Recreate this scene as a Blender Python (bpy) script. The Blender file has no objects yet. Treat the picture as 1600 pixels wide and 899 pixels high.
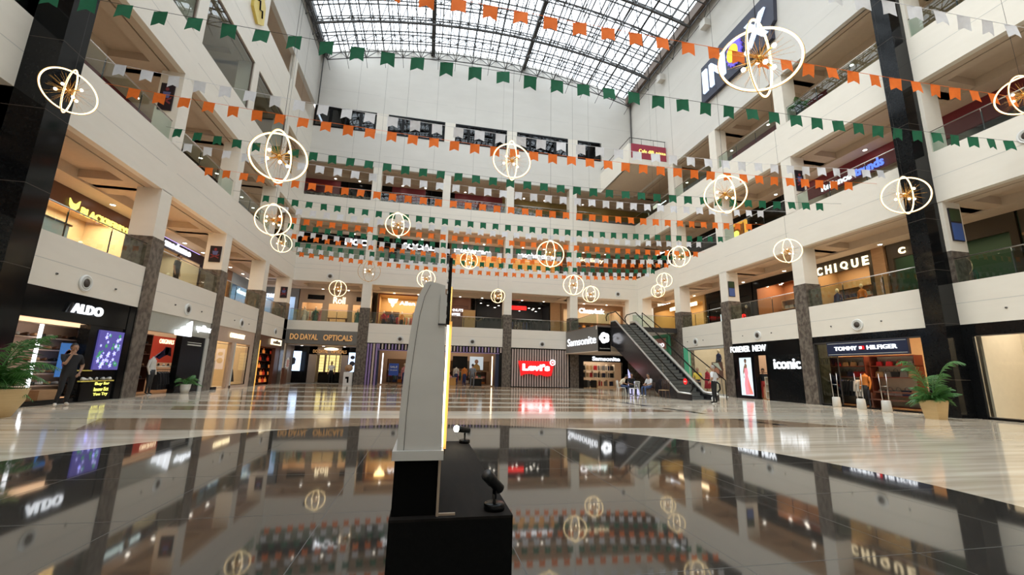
import bpy, bmesh, math, random
from mathutils import Vector, Matrix
random.seed(11)
SC = bpy.context.scene
COL = SC.collection
R = math.radians
# ------------------------------------------------------------ camera
cam = bpy.data.cameras.new('camera'); camo = bpy.data.objects.new('camera', cam); COL.objects.link(camo)
cam.sensor_width = 36; cam.lens = 36*655.2/1600; cam.clip_end = 300
YAW, PIT, ROL = 11.367, 11.409, -1.304
_f = Vector((math.sin(R(YAW))*math.cos(R(PIT)), math.cos(R(YAW))*math.cos(R(PIT)), math.sin(R(PIT))))
_r = Vector((math.cos(R(YAW)), -math.sin(R(YAW)), 0)); _u = _r.cross(_f)
_r2 = _r*math.cos(R(ROL)) - _u*math.sin(R(ROL)); _u2 = _u*math.cos(R(ROL)) + _r*math.sin(R(ROL))
_m = Matrix((_r2, _u2, -_f)).transposed().to_4x4(); _m.translation = Vector((0, 0, 1.23))
camo.matrix_world = _m; SC.camera = camo
# ------------------------------------------------------------ sky, colour management
SC.view_settings.view_transform = 'Standard'; SC.view_settings.look = 'None'
SC.view_settings.gamma = 1; SC.view_settings.use_curve_mapping = False
SC.view_settings.exposure = 0.30
SKY = 3.3
w = bpy.data.worlds.new('overcast_sky'); SC.world = w; w.use_nodes = True
w.node_tree.nodes['Background'].inputs[0].default_value = (.93, .965, 1, 1)
w.node_tree.nodes['Background'].inputs[1].default_value = SKY
SC.cycles.max_bounces = 9; SC.cycles.diffuse_bounces = 5; SC.cycles.glossy_bounces = 4
SC.cycles.transmission_bounces = 6; SC.cycles.transparent_max_bounces = 16
SC.cycles.use_denoising = True; SC.cycles.sample_clamp_indirect = 6
SC.cycles.caustics_reflective = False; SC.cycles.caustics_refractive = False
XL, XR, YB, YF = -10.56, 18.99, 35.19, -9.0
def area(name, loc, sx, sy, power, col=(1, .82, .6), rot=(0, 0, 0), portal=False):
    l = bpy.data.lights.new(name, 'AREA'); l.shape = 'RECTANGLE'; l.size = sx; l.size_y = sy
    l.energy = power; l.color = col
    if portal: l.cycles.is_portal = True
    o = bpy.data.objects.new(name, l); COL.objects.link(o); o.location = loc; o.rotation_euler = rot
    if not portal: o.visible_glossy = False
    return o
_s = bpy.data.lights.new('hazy_sun', 'SUN'); _s.energy = 4.2; _s.angle = R(60); _s.color = (1, .96, .88)
_so = bpy.data.objects.new('hazy_sun', _s); COL.objects.link(_so); _so.rotation_euler = Vector((.62, .18, -.76)).to_track_quat('-Z', 'Y').to_euler()
area('sky_portal', ((XL+XR)/2, (YB+YF)/2, 31.6), XR-XL, YB-YF, 1, (1, 1, 1), portal=True)
# ------------------------------------------------------------ materials
MATS = {}
def M(name, col=(.5, .5, .5), rough=.5, metal=0, emit=0, ecol=None, spec=.5, noise=None, bump=0, coat=0):
    """noise=(scale xyz, col2, detail, contrast)"""
    if name in MATS: return MATS[name]
    m = bpy.data.materials.new(name); m.use_nodes = True; nt = m.node_tree
    b = nt.nodes['Principled BSDF']; b.inputs['Base Color'].default_value = (*col, 1)
    b.inputs['Roughness'].default_value = rough; b.inputs['Metallic'].default_value = metal
    b.inputs['Specular IOR Level'].default_value = spec; b.inputs['Coat Weight'].default_value = coat
    if emit:
        b.inputs['Emission Color'].default_value = (*(ecol or col), 1); b.inputs['Emission Strength'].default_value = emit
    nz = noise or ((6, 6, 6), tuple(c*.93 for c in col), 4, .5)
    tc = nt.nodes.new('ShaderNodeTexCoord'); mp = nt.nodes.new('ShaderNodeMapping'); mp.inputs['Scale'].default_value = nz[0]
    n = nt.nodes.new('ShaderNodeTexNoise'); n.inputs['Scale'].default_value = 1; n.inputs['Detail'].default_value = nz[2]
    mx = nt.nodes.new('ShaderNodeMix'); mx.data_type = 'RGBA'
    mx.inputs[6].default_value = (*col, 1); mx.inputs[7].default_value = (*nz[1], 1)
    cr = nt.nodes.new('ShaderNodeMapRange'); cr.inputs[1].default_value = .5-nz[3]*.5; cr.inputs[2].default_value = .5+nz[3]*.5
    L = nt.links.new
    g = nt.nodes.new('ShaderNodeNewGeometry')
    L(g.outputs['Position'], mp.inputs[0]); L(mp.outputs[0], n.inputs['Vector']); L(n.outputs[0], cr.inputs[0])
    L(cr.outputs[0], mx.inputs[0]); L(mx.outputs[2], b.inputs['Base Color'])
    if bump:
        bp = nt.nodes.new('ShaderNodeBump'); bp.inputs['Strength'].default_value = bump; bp.inputs['Distance'].default_value = .01
        L(n.outputs[0], bp.inputs['Height']); L(bp.outputs[0], b.inputs['Normal'])
    MATS[name] = m; return m
def glassmat(name, tint=(.8, .9, .87), refl=.12, rough=.01, ior=1.5, flat=None):
    if name in MATS: return MATS[name]
    m = bpy.data.materials.new(name); m.use_nodes = True; nt = m.node_tree; nt.nodes.clear()
    o = nt.nodes.new('ShaderNodeOutputMaterial'); t = nt.nodes.new('ShaderNodeBsdfTransparent'); t.inputs[0].default_value = (*tint, 1)
    g = nt.nodes.new('ShaderNodeBsdfGlossy'); g.inputs['Roughness'].default_value = rough
    f = nt.nodes.new('ShaderNodeFresnel'); f.inputs[0].default_value = ior
    ad = nt.nodes.new('ShaderNodeMath'); ad.operation = 'MAXIMUM'; ad.inputs[1].default_value = refl*.3
    mx = nt.nodes.new('ShaderNodeMixShader'); L = nt.links.new
    gb = nt.nodes.new('ShaderNodeNewGeometry'); iv = nt.nodes.new('ShaderNodeMath'); iv.operation = 'SUBTRACT'; iv.inputs[0].default_value = 1; L(gb.outputs['Backfacing'], iv.inputs[1])
    ml = nt.nodes.new('ShaderNodeMath'); ml.operation = 'MULTIPLY'; L(f.outputs[0], ml.inputs[0]); L(iv.outputs[0], ml.inputs[1])   # reflect on the outer face only
    L(ml.outputs[0], ad.inputs[0])
    if flat is None: L(ad.outputs[0], mx.inputs[0])
    else: mx.inputs[0].default_value = flat
    L(t.outputs[0], mx.inputs[1]); L(g.outputs[0], mx.inputs[2]); L(mx.outputs[0], o.inputs[0])
    MATS[name] = m; return m
WHITE = M('wall_white', (.78, .735, .655), .5, noise=((1.2, 1.2, 5), (.73, .685, .605), 6, .8))
WHITE2 = M('wall_white_rough', (.66, .64, .60), .7, noise=((.5, .5, 1.5), (.60, .58, .54), 8, .7))
TAN = M('soffit_tan', (.56, .45, .345), .7)
TAN2 = M('soffit_tan_light', (.62, .51, .40), .7)
SLOT = M('slot_dark', (.06, .045, .035), .6)
STONE = M('brown_stone', (.075, .06, .05), .3, noise=((7, 7, 5), (.17, .145, .12), 12, .22), spec=.35)
BLACK = M('black_granite', (.004, .0044, .005), .1, noise=((20, 20, 20), (.009, .0095, .01), 5, .5), spec=.2)
BLK = M('black_paint', (.004, .004, .0045), .22, spec=.2)
BLKM = M('black_cloth', (.0035, .0035, .0035), .85, spec=.1, noise=((60, 60, 60), (.006, .006, .006), 3, .5))
MARB = M('beige_marble', (.76, .68, .56), .09, noise=((.35, 4.5, 1), (.50, .42, .32), 9, .34), spec=.4)
MARB2 = M('beige_marble_light', (.80, .74, .62), .1, noise=((.4, 5, 1), (.64, .57, .46), 8, .5), spec=.4)
BROWN = M('brown_marble', (.21, .135, .085), .09, noise=((.35, 4, 1), (.40, .29, .19), 9, .45), spec=.3)
DISC = M('black_disc_granite', (.032, .029, .025), .045, noise=((9, 9, 9), (.044, .040, .035), 8, .5), spec=1.0)
JOINT = M('tile_joint', (.10, .10, .095), .5)
STEEL = M('brushed_steel', (.55, .54, .52), .3, 1)
SILV = M('silver_sheet', (.66, .66, .65), .45, .45, noise=((3, 3, 9), (.58, .58, .57), 6, .6))
DGREY = M('dark_steel', (.055, .052, .05), .5, .4)
BRASS = M('brass', (.75, .42, .12), .25, 1)
CREAM = M('cream_paint', (.66, .58, .46), .6)
PINKT = M('pink_tan_panel', (.50, .37, .29), .55)
WOOD = M('shelf_wood', (.42, .25, .13), .45, noise=((3, 3, 14), (.30, .17, .08), 5, .6))
DWOOD = M('dark_wood', (.10, .035, .02), .4)
GREY = M('grey_panel', (.16, .155, .145), .5)
LGREY = M('light_grey_panel', (.52, .52, .49), .6)
GLASS = glassmat('railing_glass', (.80, .88, .85), .0, ior=1.6)
SHOPG = glassmat('shop_glass', (.96, .98, .97), .0, ior=1.35)
ESCG = glassmat('escalator_glass', (.96, .97, .965), .0, ior=1.18)
DKG = glassmat('dark_shop_glass', (.45, .52, .48), .0)
SKYG = glassmat('skylight_glass', (.90, .96, 1.0), flat=.04)
RING = M('warm_ring_led', (1, .80, .45), .4, emit=2.3, ecol=(1, .78, .42))
BULB = M('warm_bulb', (1, .9, .7), .3, emit=5, ecol=(1, .84, .6))
LEDW = M('white_led', (1, 1, 1), .4, emit=1.8, ecol=(.93, .96, 1))
LETW = M('white_letter_led', (1, 1, 1), .4, emit=1.15, ecol=(.86, .92, 1))
LETB = M('blue_letter_led', (.1, .15, .8), .4, emit=1.6, ecol=(.12, .2, .9))
LETY = M('yellow_letter_led', (.9, .85, .2), .4, emit=1.2, ecol=(.85, .80, .16))
LETC = M('cream_letter_led', (1, .9, .65), .4, emit=1.3, ecol=(1, .85, .55))
LETG = M('gold_letter', (.75, .42, .16), .35, .6, emit=.25, ecol=(.9, .5, .2))
LETR = M('red_letter_led', (.9, .02, .02), .4, emit=1.6, ecol=(1, .02, .02))
WARMP = M('warm_light_panel', (1, .8, .5), .5, emit=3.0, ecol=(1, .78, .48))
DOWN = M('downlight_lens', (1, .95, .85), .5, emit=10, ecol=(1, .93, .8))
RED = M('batwing_red', (.75, .01, .012), .4, emit=.55, ecol=(.9, .01, .015))
MARO = M('maroon_panel', (.19, .02, .03), .5)
NAVY = M('navy_panel', (.012, .02, .055), .35)
PURP = M('purple_panel', (.27, .19, .40), .5)
BEIGES = M('beige_slat', (.50, .40, .36), .5)
GREEN = M('flag_green', (.004, .135, .06), .8, noise=((9, 9, 9), (.003, .105, .045), 3, .6))
ORANG = M('flag_orange', (.9, .19, .015), .8, noise=((9, 9, 9), (.80, .155, .01), 3, .6))
WHT = M('flag_white', (.80, .80, .83), .8, noise=((9, 9, 9), (.70, .70, .74), 3, .6))
STR = M('string_dark', (.10, .095, .09), .8)
LEAF = M('palm_leaf', (.035, .14, .03), .45, noise=((6, 6, 6), (.09, .22, .05), 3, .6))
POT = M('tan_planter', (.62, .44, .22), .6, noise=((2, 2, 30), (.55, .385, .19), 3, .6))
SOIL = M('soil', (.03, .02, .012), .9)
SKIN = M('skin', (.36, .20, .125), .5)
HAIR = M('black_hair', (.01, .008, .007), .6)
PURE = M('white_paint', (.75, .75, .73), .45)
GREENP = M('green_panel', (.09, .46, .27), .5)
PINKP = M('pink_panel', (.66, .33, .30), .5)
# ------------------------------------------------------------ mesh builder
class MB:
    def __init__(s): s.v = []; s.f = []; s.mi = []; s.ms = []; s.sm = []
    def mat(s, m):
        if m not in s.ms: s.ms.append(m)
        return s.ms.index(m)
    def add(s, vs, fs, m, smooth=False):
        b = len(s.v); s.v += [Vector(v) for v in vs]; i = s.mat(m)
        for f in fs: s.f.append([b+k for k in f]); s.mi.append(i); s.sm.append(smooth)
    def box(s, x0, x1, y0, y1, z0, z1, m):
        if x0 > x1: x0, x1 = x1, x0
        if y0 > y1: y0, y1 = y1, y0
        if z0 > z1: z0, z1 = z1, z0
        s.add([(x, y, z) for z in (z0, z1) for y in (y0, y1) for x in (x0, x1)],
              [(0, 2, 3, 1), (4, 5, 7, 6), (0, 1, 5, 4), (2, 6, 7, 3), (0, 4, 6, 2), (1, 3, 7, 5)], m)
        return s
    def tube(s, pts, r, m, n=8, cap=True, smooth=True):
        pts = [Vector(p) for p in pts]; rs = r if isinstance(r, (list, tuple)) else [r]*len(pts)
        vs = []; prev = None
        for i, p in enumerate(pts):
            t = (pts[min(i+1, len(pts)-1)]-pts[max(i-1, 0)]).normalized()
            if prev is None: a = t.orthogonal().normalized()
            else:
                a = prev-t*prev.dot(t); a = a.normalized() if a.length > 1e-6 else t.orthogonal().normalized()
            prev = a; b = t.cross(a)
            for k in range(n):
                q = 2*math.pi*k/n; vs.append(p+(a*math.cos(q)+b*math.sin(q))*rs[i])
        fs = [(i*n+k, i*n+(k+1) % n, (i+1)*n+(k+1) % n, (i+1)*n+k) for i in range(len(pts)-1) for k in range(n)]
        if cap: fs += [tuple(range(n))[::-1], tuple((len(pts)-1)*n+k for k in range(n))]
        s.add(vs, fs, m, smooth); return s
    def ring(s, c, R0, r, m, ax1, ax2, n=48, k=8):
        c = Vector(c); ax1 = Vector(ax1).normalized(); ax2 = Vector(ax2).normalized(); ax3 = ax1.cross(ax2)
        vs = []
        for i in range(n):
            a = 2*math.pi*i/n; d = ax1*math.cos(a)+ax2*math.sin(a)
            for j in range(k):
                b = 2*math.pi*j/k; vs.append(c+d*(R0+r*math.cos(b))+ax3*r*math.sin(b))
        fs = [(i*k+j, i*k+(j+1) % k, ((i+1) % n)*k+(j+1) % k, ((i+1) % n)*k+j) for i in range(n) for j in range(k)]
        s.add(vs, fs, m, True); return s
    def lathe(s, prof, m, c=(0, 0, 0), n=24, smooth=True):
        cx, cy, cz = c; vs = [(cx+r*math.cos(2*math.pi*k/n), cy+r*math.sin(2*math.pi*k/n), cz+z) for r, z in prof for k in range(n)]
        fs = [(i*n+k, i*n+(k+1) % n, (i+1)*n+(k+1) % n, (i+1)*n+k) for i in range(len(prof)-1) for k in range(n)]
        fs += [tuple(range(n))[::-1], tuple((len(prof)-1)*n+k for k in range(n))]
        s.add(vs, fs, m, smooth); return s
    def prism(s, poly, d, m):
        """poly: list of 3d points (planar), extruded by vector d"""
        n = len(poly); d = Vector(d); P = [Vector(p) for p in poly]
        s.add(P+[p+d for p in P], [tuple(range(n))[::-1], tuple(n+k for k in range(n))]+[(k, (k+1) % n, n+(k+1) % n, n+k) for k in range(n)], m)
        return s
    def ball(s, c, r, m, sc=(1, 1, 1), nu=14, nv=9):
        c = Vector(c); vs = []
        for i in range(nv+1):
            t = math.pi*i/nv
            for k in range(nu):
                a = 2*math.pi*k/nu
                vs.append(c+Vector((r*sc[0]*math.sin(t)*math.cos(a), r*sc[1]*math.sin(t)*math.sin(a), r*sc[2]*math.cos(t))))
        s.add(vs, [(i*nu+k, (i+1)*nu+k, (i+1)*nu+(k+1) % nu, i*nu+(k+1) % nu) for i in range(nv) for k in range(nu)], m, True); return s
    def mesh(s, name, off=(0, 0, 0)):
        me = bpy.data.meshes.new(name); o = Vector(off)
        me.from_pydata([v-o for v in s.v], [], s.f)
        for m in s.ms: me.materials.append(m)
        for p, i, q in zip(me.polygons, s.mi, s.sm): p.material_index = i; p.use_smooth = q
        me.update(); return me
def wpos(o):
    p = Vector((0, 0, 0))
    while o: p = p+o.location; o = o.parent
    return p
def tag(o, label, cat, group=None, kind=None):
    if label: o['label'] = label
    if cat: o['category'] = cat
    if group: o['group'] = group
    if kind: o['kind'] = kind
    return o
def part(name, mb, parent, label=None, local=False, rot=None):
    """mesh part; verts in world coords unless local"""
    o = bpy.data.objects.new(name, mb.mesh(name, (0, 0, 0) if local else wpos(parent)))
    COL.objects.link(o); o.parent = parent
    if label: o['label'] = label
    return o
def thing(name, loc, label, cat, group=None, rz=0):
    o = bpy.data.objects.new(name, None); o.empty_display_size = .1; COL.objects.link(o); o.location = loc; o.rotation_euler = (0, 0, rz)
    return tag(o, label, cat, group)
def solo(name, mb, label, cat, group=None):
    xs = [v.x for v in mb.v]; ys = [v.y for v in mb.v]; zs = [v.z for v in mb.v]
    c = Vector(((min(xs)+max(xs))/2, (min(ys)+max(ys))/2, min(zs)))
    o = bpy.data.objects.new(name, mb.mesh(name, c)); o.location = c; COL.objects.link(o)
    return tag(o, label, cat, group)
def struct(name, mb):
    o = bpy.data.objects.new(name, mb.mesh(name)); COL.objects.link(o); o['kind'] = 'structure'; return o
def dup(root, loc, rz=None, label=None, group=None, sc=None):
    r = root.copy(); COL.objects.link(r); r.location = loc
    if rz is not None: r.rotation_euler = (0, 0, rz)
    if sc: r.scale = (sc, sc, sc)
    if label: r['label'] = label
    if group: r['group'] = group
    for ch in list(root.children):
        c = ch.copy(); COL.objects.link(c); c.parent = r
        for g in ch.children:
            d = g.copy(); COL.objects.link(d); d.parent = c
    return r
# wall frames: u along the wall, d into the building behind the facade (negative = into the atrium)
def W(wl, u, d, z):
    return (XL-d, u, z) if wl == 'L' else (XR+d, u, z) if wl == 'R' else (u, YB+d, z)
def wb(mb, wl, u0, u1, d0, d1, z0, z1, m):
    a = W(wl, u0, d0, z0); b = W(wl, u1, d1, z1); return mb.box(a[0], b[0], a[1], b[1], a[2], b[2], m)
def readdir(wl): return Vector((0, 1, 0)) if wl == 'L' else Vector((0, -1, 0)) if wl == 'R' else Vector((1, 0, 0))
def outdir(wl): return Vector((1, 0, 0)) if wl == 'L' else Vector((-1, 0, 0)) if wl == 'R' else Vector((0, -1, 0))
def text_mb(txt, width, height, mat, pos, rd, dep=.04, bold=0, up=Vector((0, 0, 1)), center=False, shear=0):
    """letters as a mesh: pos = lower left (reading) corner, rd = reading direction"""
    cu = bpy.data.curves.new('t', 'FONT'); cu.body = txt; cu.extrude = .02; cu.offset = bold; cu.resolution_u = 3; cu.shear = shear
    o = bpy.data.objects.new('t', cu); COL.objects.link(o)
    dg = bpy.context.evaluated_depsgraph_get(); dg.update(); me = bpy.data.meshes.new_from_object(o.evaluated_get(dg))
    bpy.data.objects.remove(o)
    vs = [v.co.copy() for v in me.vertices]; mb = MB()
    if not vs: return mb
    x0 = min(v.x for v in vs); x1 = max(v.x for v in vs); y0 = min(v.y for v in vs); y1 = max(v.y for v in vs)
    z0 = min(v.z for v in vs); z1 = max(v.z for v in vs); rd = Vector(rd); nd = rd.cross(up); p0 = Vector(pos)
    P = [p0+rd*((v.x-x0)/(x1-x0)*width)+up*((v.y-y0)/(y1-y0)*height)+nd*((v.z-z0)/(z1-z0)*dep) for v in vs]
    mb.add(P, [tuple(p.vertices) for p in me.polygons], mat); bpy.data.meshes.remove(me)
    return mb
def wtext(wl, txt, ua, ub, z0, z1, d, mat, dep=.05, bold=.0, shear=0):
    """ua -> ub in reading order along wall"""
    return text_mb(txt, abs(ub-ua), z1-z0, mat, W(wl, ua, d, z0), readdir(wl), dep, bold, shear=shear)
def sign(name, label, wl, board, bm, texts, group=None):
    """board=(u0,u1,d0,d1,z0,z1) or None; texts=[(txt,ua,ub,z0,z1,mat,bold)]"""
    if board: base = W(wl, (board[0]+board[1])/2, board[3], board[4])
    else: base = W(wl, (texts[0][1]+texts[0][2])/2, texts[0][7] if len(texts[0]) > 7 else 0, texts[0][3])
    t = thing(name, base, label, 'sign', group)
    if board:
        mb = MB(); wb(mb, wl, board[0], board[1], board[2], board[3], board[4], board[5], bm); part('board', mb, t)
        dd = min(board[2], board[3])
    for q in texts:
        d = q[7] if len(q) > 7 else dd
        part('lettering', wtext(wl, q[0], q[1], q[2], q[3], q[4], d, q[5], .05, q[6]), t)
    return t
# ------------------------------------------------------------ building shell
DEP = 3.5
LV = [(4.82, 8.01), (10.04, 13.2), (15.27, 18.3)]            # openings of the three balcony floors
FL = [4.70, 9.92, 15.15, 20.3]                                # finished floors
LCOL = [(-5.6, -4.9), (.15, .85), (5.9, 6.6), (11.72, 12.44), (17.95, 18.65), (23.62, 24.3), (29.3, 29.98)]
RCOL = [(-5.6, -4.9), (.15, .85), (5.9, 6.6), (11.63, 12.25), (17.72, 18.38), (23.4, 24.08), (28.62, 29.36)]
BCOL = [(-5.32, -4.6), (.66, 1.32), (6.4, 7.08), (12.4, 13.1)]
SPAN = {'L': (YF, YB), 'R': (YF, YB), 'B': (XL, XR)}
COLS = {'L': LCOL, 'R': RCOL, 'B': BCOL}
def arc(x): return 28.5+2.2*(1-((x-4.215)/14.775)**2)
def bays(wl):
    a, b = SPAN[wl]; c = COLS[wl]; e = [a]+[k for q in c for k in q]+[b]
    return [(e[i], e[i+1]) for i in range(0, len(e), 2)]
LOWTOP = 3.28
for wl, nm in (('L', 'left'), ('R', 'right'), ('B', 'back')):
    a, b = SPAN[wl]; mb = MB()
    segs = [(a, b)] if wl != 'R' else [(a, 29.36)]
    if wl == 'B': segs = [(a, 12.4)]
    for s0, s1 in segs: wb(mb, wl, s0, s1, 0, .25, LOWTOP, LV[0][0], WHITE)
    wb(mb, wl, a, b, 0, .25, LV[0][1], LV[1][0], WHITE)
    wb(mb, wl, a, b, 0, .25, LV[1][1], LV[2][0], WHITE)
    if wl == 'L':
        wb(mb, wl, a, b, 0, .25, LV[2][1], 21.45, WHITE); wb(mb, wl, a, b, 0, .3, 23.5, 28.5, WHITE2)
        lev = LV+[(21.45, 23.5)]
    elif wl == 'R':
        wb(mb, wl, a, 12.25, 0, .25, LV[2][1], 20.5, WHITE); wb(mb, wl, 12.25, b, 0, .3, LV[2][1], 28.5, WHITE2)
        wb(mb, wl, a, 12.25, 0, .25, 23.5, 28.5, WHITE2)
        lev = LV
    else:
        wb(mb, wl, a, b, 0, .3, LV[2][1], 21.52, WHITE2)
        xs = [a+(b-a)*i/24 for i in range(25)]
        poly = [(x, YB, arc(x)+.3) for x in xs]
        mb.prism([(a, YB, 23.47)]+poly+[(b, YB, 23.47)], (0, .3, 0), WHITE2)
        lev = LV+[(21.52, 23.47)]
    for (c0, c1) in COLS[wl]:
        for i, (z0, z1) in enumerate(lev):
            e = .18 if (wl == 'B' and i == 3) else 0
            wb(mb, wl, c0-e, c1+e, 0, .85 if i < 3 else .3, z0-.02 if i else 6.05, z1+.02, WHITE)
    if wl == 'B': wb(mb, wl, 15.7, b, 0, .3, 21.52, 23.47, WHITE2)
    if wl == 'R': wb(mb, wl, 24.2, 28.2, 0, .25, LV[2][0]-.01, 17.35, WHITE) if False else None
    # corner piers
    struct('wall_'+nm, mb)
    # stone cladding of the lower columns
    mb = MB()
    for (c0, c1) in COLS[wl]:
        if wl != 'B' and 11 < c0 < 12.3: continue
        wb(mb, wl, c0-.04, c1+.04, -.04, .89, 0, 6.05, STONE)
    struct('trim_'+{'L': '1', 'R': '2', 'B': '3'}[wl], mb)
    # thin grey joint lines on the white bands
    mb = MB()
    for z in (4.05, 9.0, 14.25) + ((19.4, 25.2) if wl != 'R' else (19.4, 24.6)):
        for (u0, u1) in bays(wl):
            if z < 5 and ((wl == 'R' and u0 > 29) or (wl == 'B' and u0 > 13)): continue
            wb(mb, wl, u0, u1, -.003, .01, z, z+.018, LGREY)
    if wl == 'B':
        for z in (8.75, 14.0): wb(mb, wl, a, b, -.003, .01, z+.62, z+.635, LGREY)
    struct('trim_'+{'L': '4', 'R': '5', 'B': '6'}[wl], mb)
    # corridor slabs: tan soffit with a slot and a coffer, floor on top
    for i, (z0, z1) in enumerate(LV):
        mb = MB(); zt = FL[i+1]; e0, e1 = (a-DEP, b+DEP) if wl == 'B' else (a, b)
        wb(mb, wl, e0, e1, .25, .55, z1, z1+.5, TAN); wb(mb, wl, e0, e1, .62, 1.05, z1, z1+.5, TAN)
        wb(mb, wl, e0, e1, .55, .62, z1+.08, z1+.5, SLOT); wb(mb, wl, e0, e1, 2.55, DEP, z1-.08, z1+.5, TAN2)
        wb(mb, wl, e0, e1, 1.05, 2.55, z1+.32, z1+.5, TAN)
        for (u0, u1) in bays(wl):
            if u0 == a and wl != 'B': pass
            wb(mb, wl, u0-.5, u0+.45, 1.04, 2.56, z1, z1+.45, TAN); wb(mb, wl, u1-.45, u1+.5, 1.04, 2.56, z1, z1+.45, TAN)
        struct('ceiling', mb)
        mb = MB(); wb(mb, wl, e0, e1, .2, DEP+3.5 if i == 0 else DEP+.3, z1+.5, zt, TAN2); struct('floor', mb)
mb = MB()   # first-floor slab over the shops
for wl in 'LRB':
    a, b = SPAN[wl]; e0, e1 = (a-6, b+6) if wl == 'B' else (a, b)
    wb(mb, wl, e0, e1, .2, 6.5, 4.3, FL[0], TAN2)
struct('floor', mb)
mb = MB()   # top floor ceiling
for wl in 'LR': wb(mb, wl, YF, YB+6.9, .26, 6.9, 23.52, 23.7, TAN)
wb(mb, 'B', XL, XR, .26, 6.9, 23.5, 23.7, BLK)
struct('ceiling', mb)
# wall behind the camera and the roof above it
mb = MB(); mb.box(XL-4, XR+4, YF-.3, YF, 0, 30, WHITE); struct('wall_front', mb)
# far backs of the corridors on every floor
mb = MB()
for wl in 'LR': wb(mb, wl, YF, YB+3.5, 6.6, 6.9, 0, 24, CREAM)
wb(mb, 'B', XL-6.5, XR+6.5, 6.6, 6.9, 0, 24, CREAM); struct('wall_back', mb)
# ------------------------------------------------------------ ground floor
VEINS = [[(8.35, 21.9), (8.75, 19.0), (9.1, 19.0), (8.6, 21.9)], [(8.6, 18.7), (8.8, 16.1), (9.15, 16.1), (8.85, 18.7)], [(8.95, 15.2), (9.15, 13.0), (9.5, 13.0), (9.2, 15.2)], [(9.05, 11.5), (9.3, 10.0), (9.65, 10.0), (9.25, 11.5)]]
mb = MB(); BX = [XL-6.6, XR+6.6]
def leftx(y): return -6.3-.12*(y-9.65)
def rightx(y): return 11.3-.55*(y-9.65)
bandsy = [(YF-.3, 9.55, 0), (9.55, 9.65, 2), (9.65, 11.57, 1), (11.57, 12.5, 3), (12.5, 12.58, 4), (12.58, 13.6, 3), (13.6, 14.9, 1), (14.9, 15.6, 3), (15.6, 16.8, 1),
          (16.8, 17.6, 3), (17.6, 19.5, 1), (19.5, 20.5, 3), (20.5, 23.6, 1), (23.6, 24.6, 3), (24.6, 28.2, 1), (28.2, 29.6, 3), (29.6, YB+6.9, 1)]
for y0, y1, k in bandsy:
    if k in (0, 3): mb.add([(BX[0], y0, 0), (BX[1], y0, 0), (BX[1], y1, 0), (BX[0], y1, 0)], [(0, 1, 2, 3)], MARB2 if k == 3 else MARB)
    elif k in (2, 4): mb.add([(BX[0], y0, 0), (BX[1], y0, 0), (BX[1], y1, 0), (BX[0], y1, 0)], [(0, 1, 2, 3)], BROWN if k == 2 else JOINT)
    else:
        t = y1 if y1 < YB else 34
        l0, l1, r0, r1 = leftx(y0), leftx(t)-.6*min(1, (y1-y0)/2), max(rightx(y0), 6.5), max(rightx(t)-.4, 6)
        if y0 > 18: r0 = r1 = 11.5
        mb.add([(BX[0], y0, 0), (l0, y0, 0), (l1, y1, 0), (BX[0], y1, 0)], [(0, 1, 2, 3)], MARB)
        mb.add([(l0, y0, 0), (r0, y0, 0), (r1, y1, 0), (l1, y1, 0)], [(0, 1, 2, 3)], BROWN)
        mb.add([(r0, y0, 0), (BX[1], y0, 0), (BX[1], y1, 0), (r1, y1, 0)], [(0, 1, 2, 3)], MARB)
VEIN = M('dark_floor_inlay', (.02, .016, .014), .12, spec=.3)
for P in VEINS: mb.add([(x, y, .0012) for x, y in P], [tuple(range(len(P)))], VEIN)
struct('floor', mb)
mb = MB(); mb.lathe([(5.8, -.02), (5.8, .006)], DISC, (.3, 4.45, 0), 160, False)
for k in range(-4, 5):
    x = .3+k*1.45+.4; h = math.sqrt(max(0, 33.4-(k*1.45+.4)**2)); mb.box(x-.003, x+.003, 4.45-h, 4.45+h, .0, .0065, JOINT)
    y = 4.45+k*1.45-.3; h = math.sqrt(max(0, 33.4-(k*1.45-.3)**2)); mb.box(.3-h, .3+h, y-.003, y+.003, .0, .0065, JOINT)
struct('floor', mb)
# ------------------------------------------------------------ skylight
mb = MB(); N = 40; xs = [XL+(XR-XL)*i/N for i in range(N+1)]
for i in range(N):
    x0, x1 = xs[i], xs[i+1]; z0, z1 = arc(x0)+.35, arc(x1)+.35
    mb.add([(x0, YF, z0), (x1, YF, z1), (x1, YB, z1), (x0, YB, z0)], [(0, 1, 2, 3)], SKYG)
struct('window_1', mb)
mb = MB()
for x in xs: mb.box(x-.045, x+.045, YF, YB, arc(x)+.24, arc(x)+.33, DGREY)
y = YF
while y < YB:
    mb.tube([(x, y, arc(x)+.2) for x in xs[::2]], .055, DGREY, 4, smooth=False); y += 1.4
struct('trim_7', mb)
mb = MB(); NX = 19; PX = (XR-XL)/NX; PY = 2.0; NY = int((YB-4)/PY)
top = lambda i, j: Vector((XL+i*PX, YB-j*PY, arc(XL+i*PX)+.05))
bot = lambda i, j: Vector((XL+(i+.5)*PX, YB-(j+.5)*PY, arc(XL+(i+.5)*PX)-1.45))
for j in range(NY+1):
    for i in range(NX+1):
        if i < NX: mb.tube([top(i, j), top(i+1, j)], .045, DGREY, 4, False, False)
        if j < NY: mb.tube([top(i, j), top(i, j+1)], .045, DGREY, 4, False, False)
        if i < NX and j < NY:
            B0 = bot(i, j)
            for di in (0, 1):
                for dj in (0, 1): mb.tube([B0, top(i+di, j+dj)], .034, DGREY, 4, False, False)
            if i < NX-1: mb.tube([B0, bot(i+1, j)], .10 if j % 3 == 2 else .042, DGREY, 4, False, False)
            if j < NY-1: mb.tube([B0, bot(i, j+1)], .042, DGREY, 4, False, False)
            mb.ball(B0, .07, DGREY, nu=6, nv=4)
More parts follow.
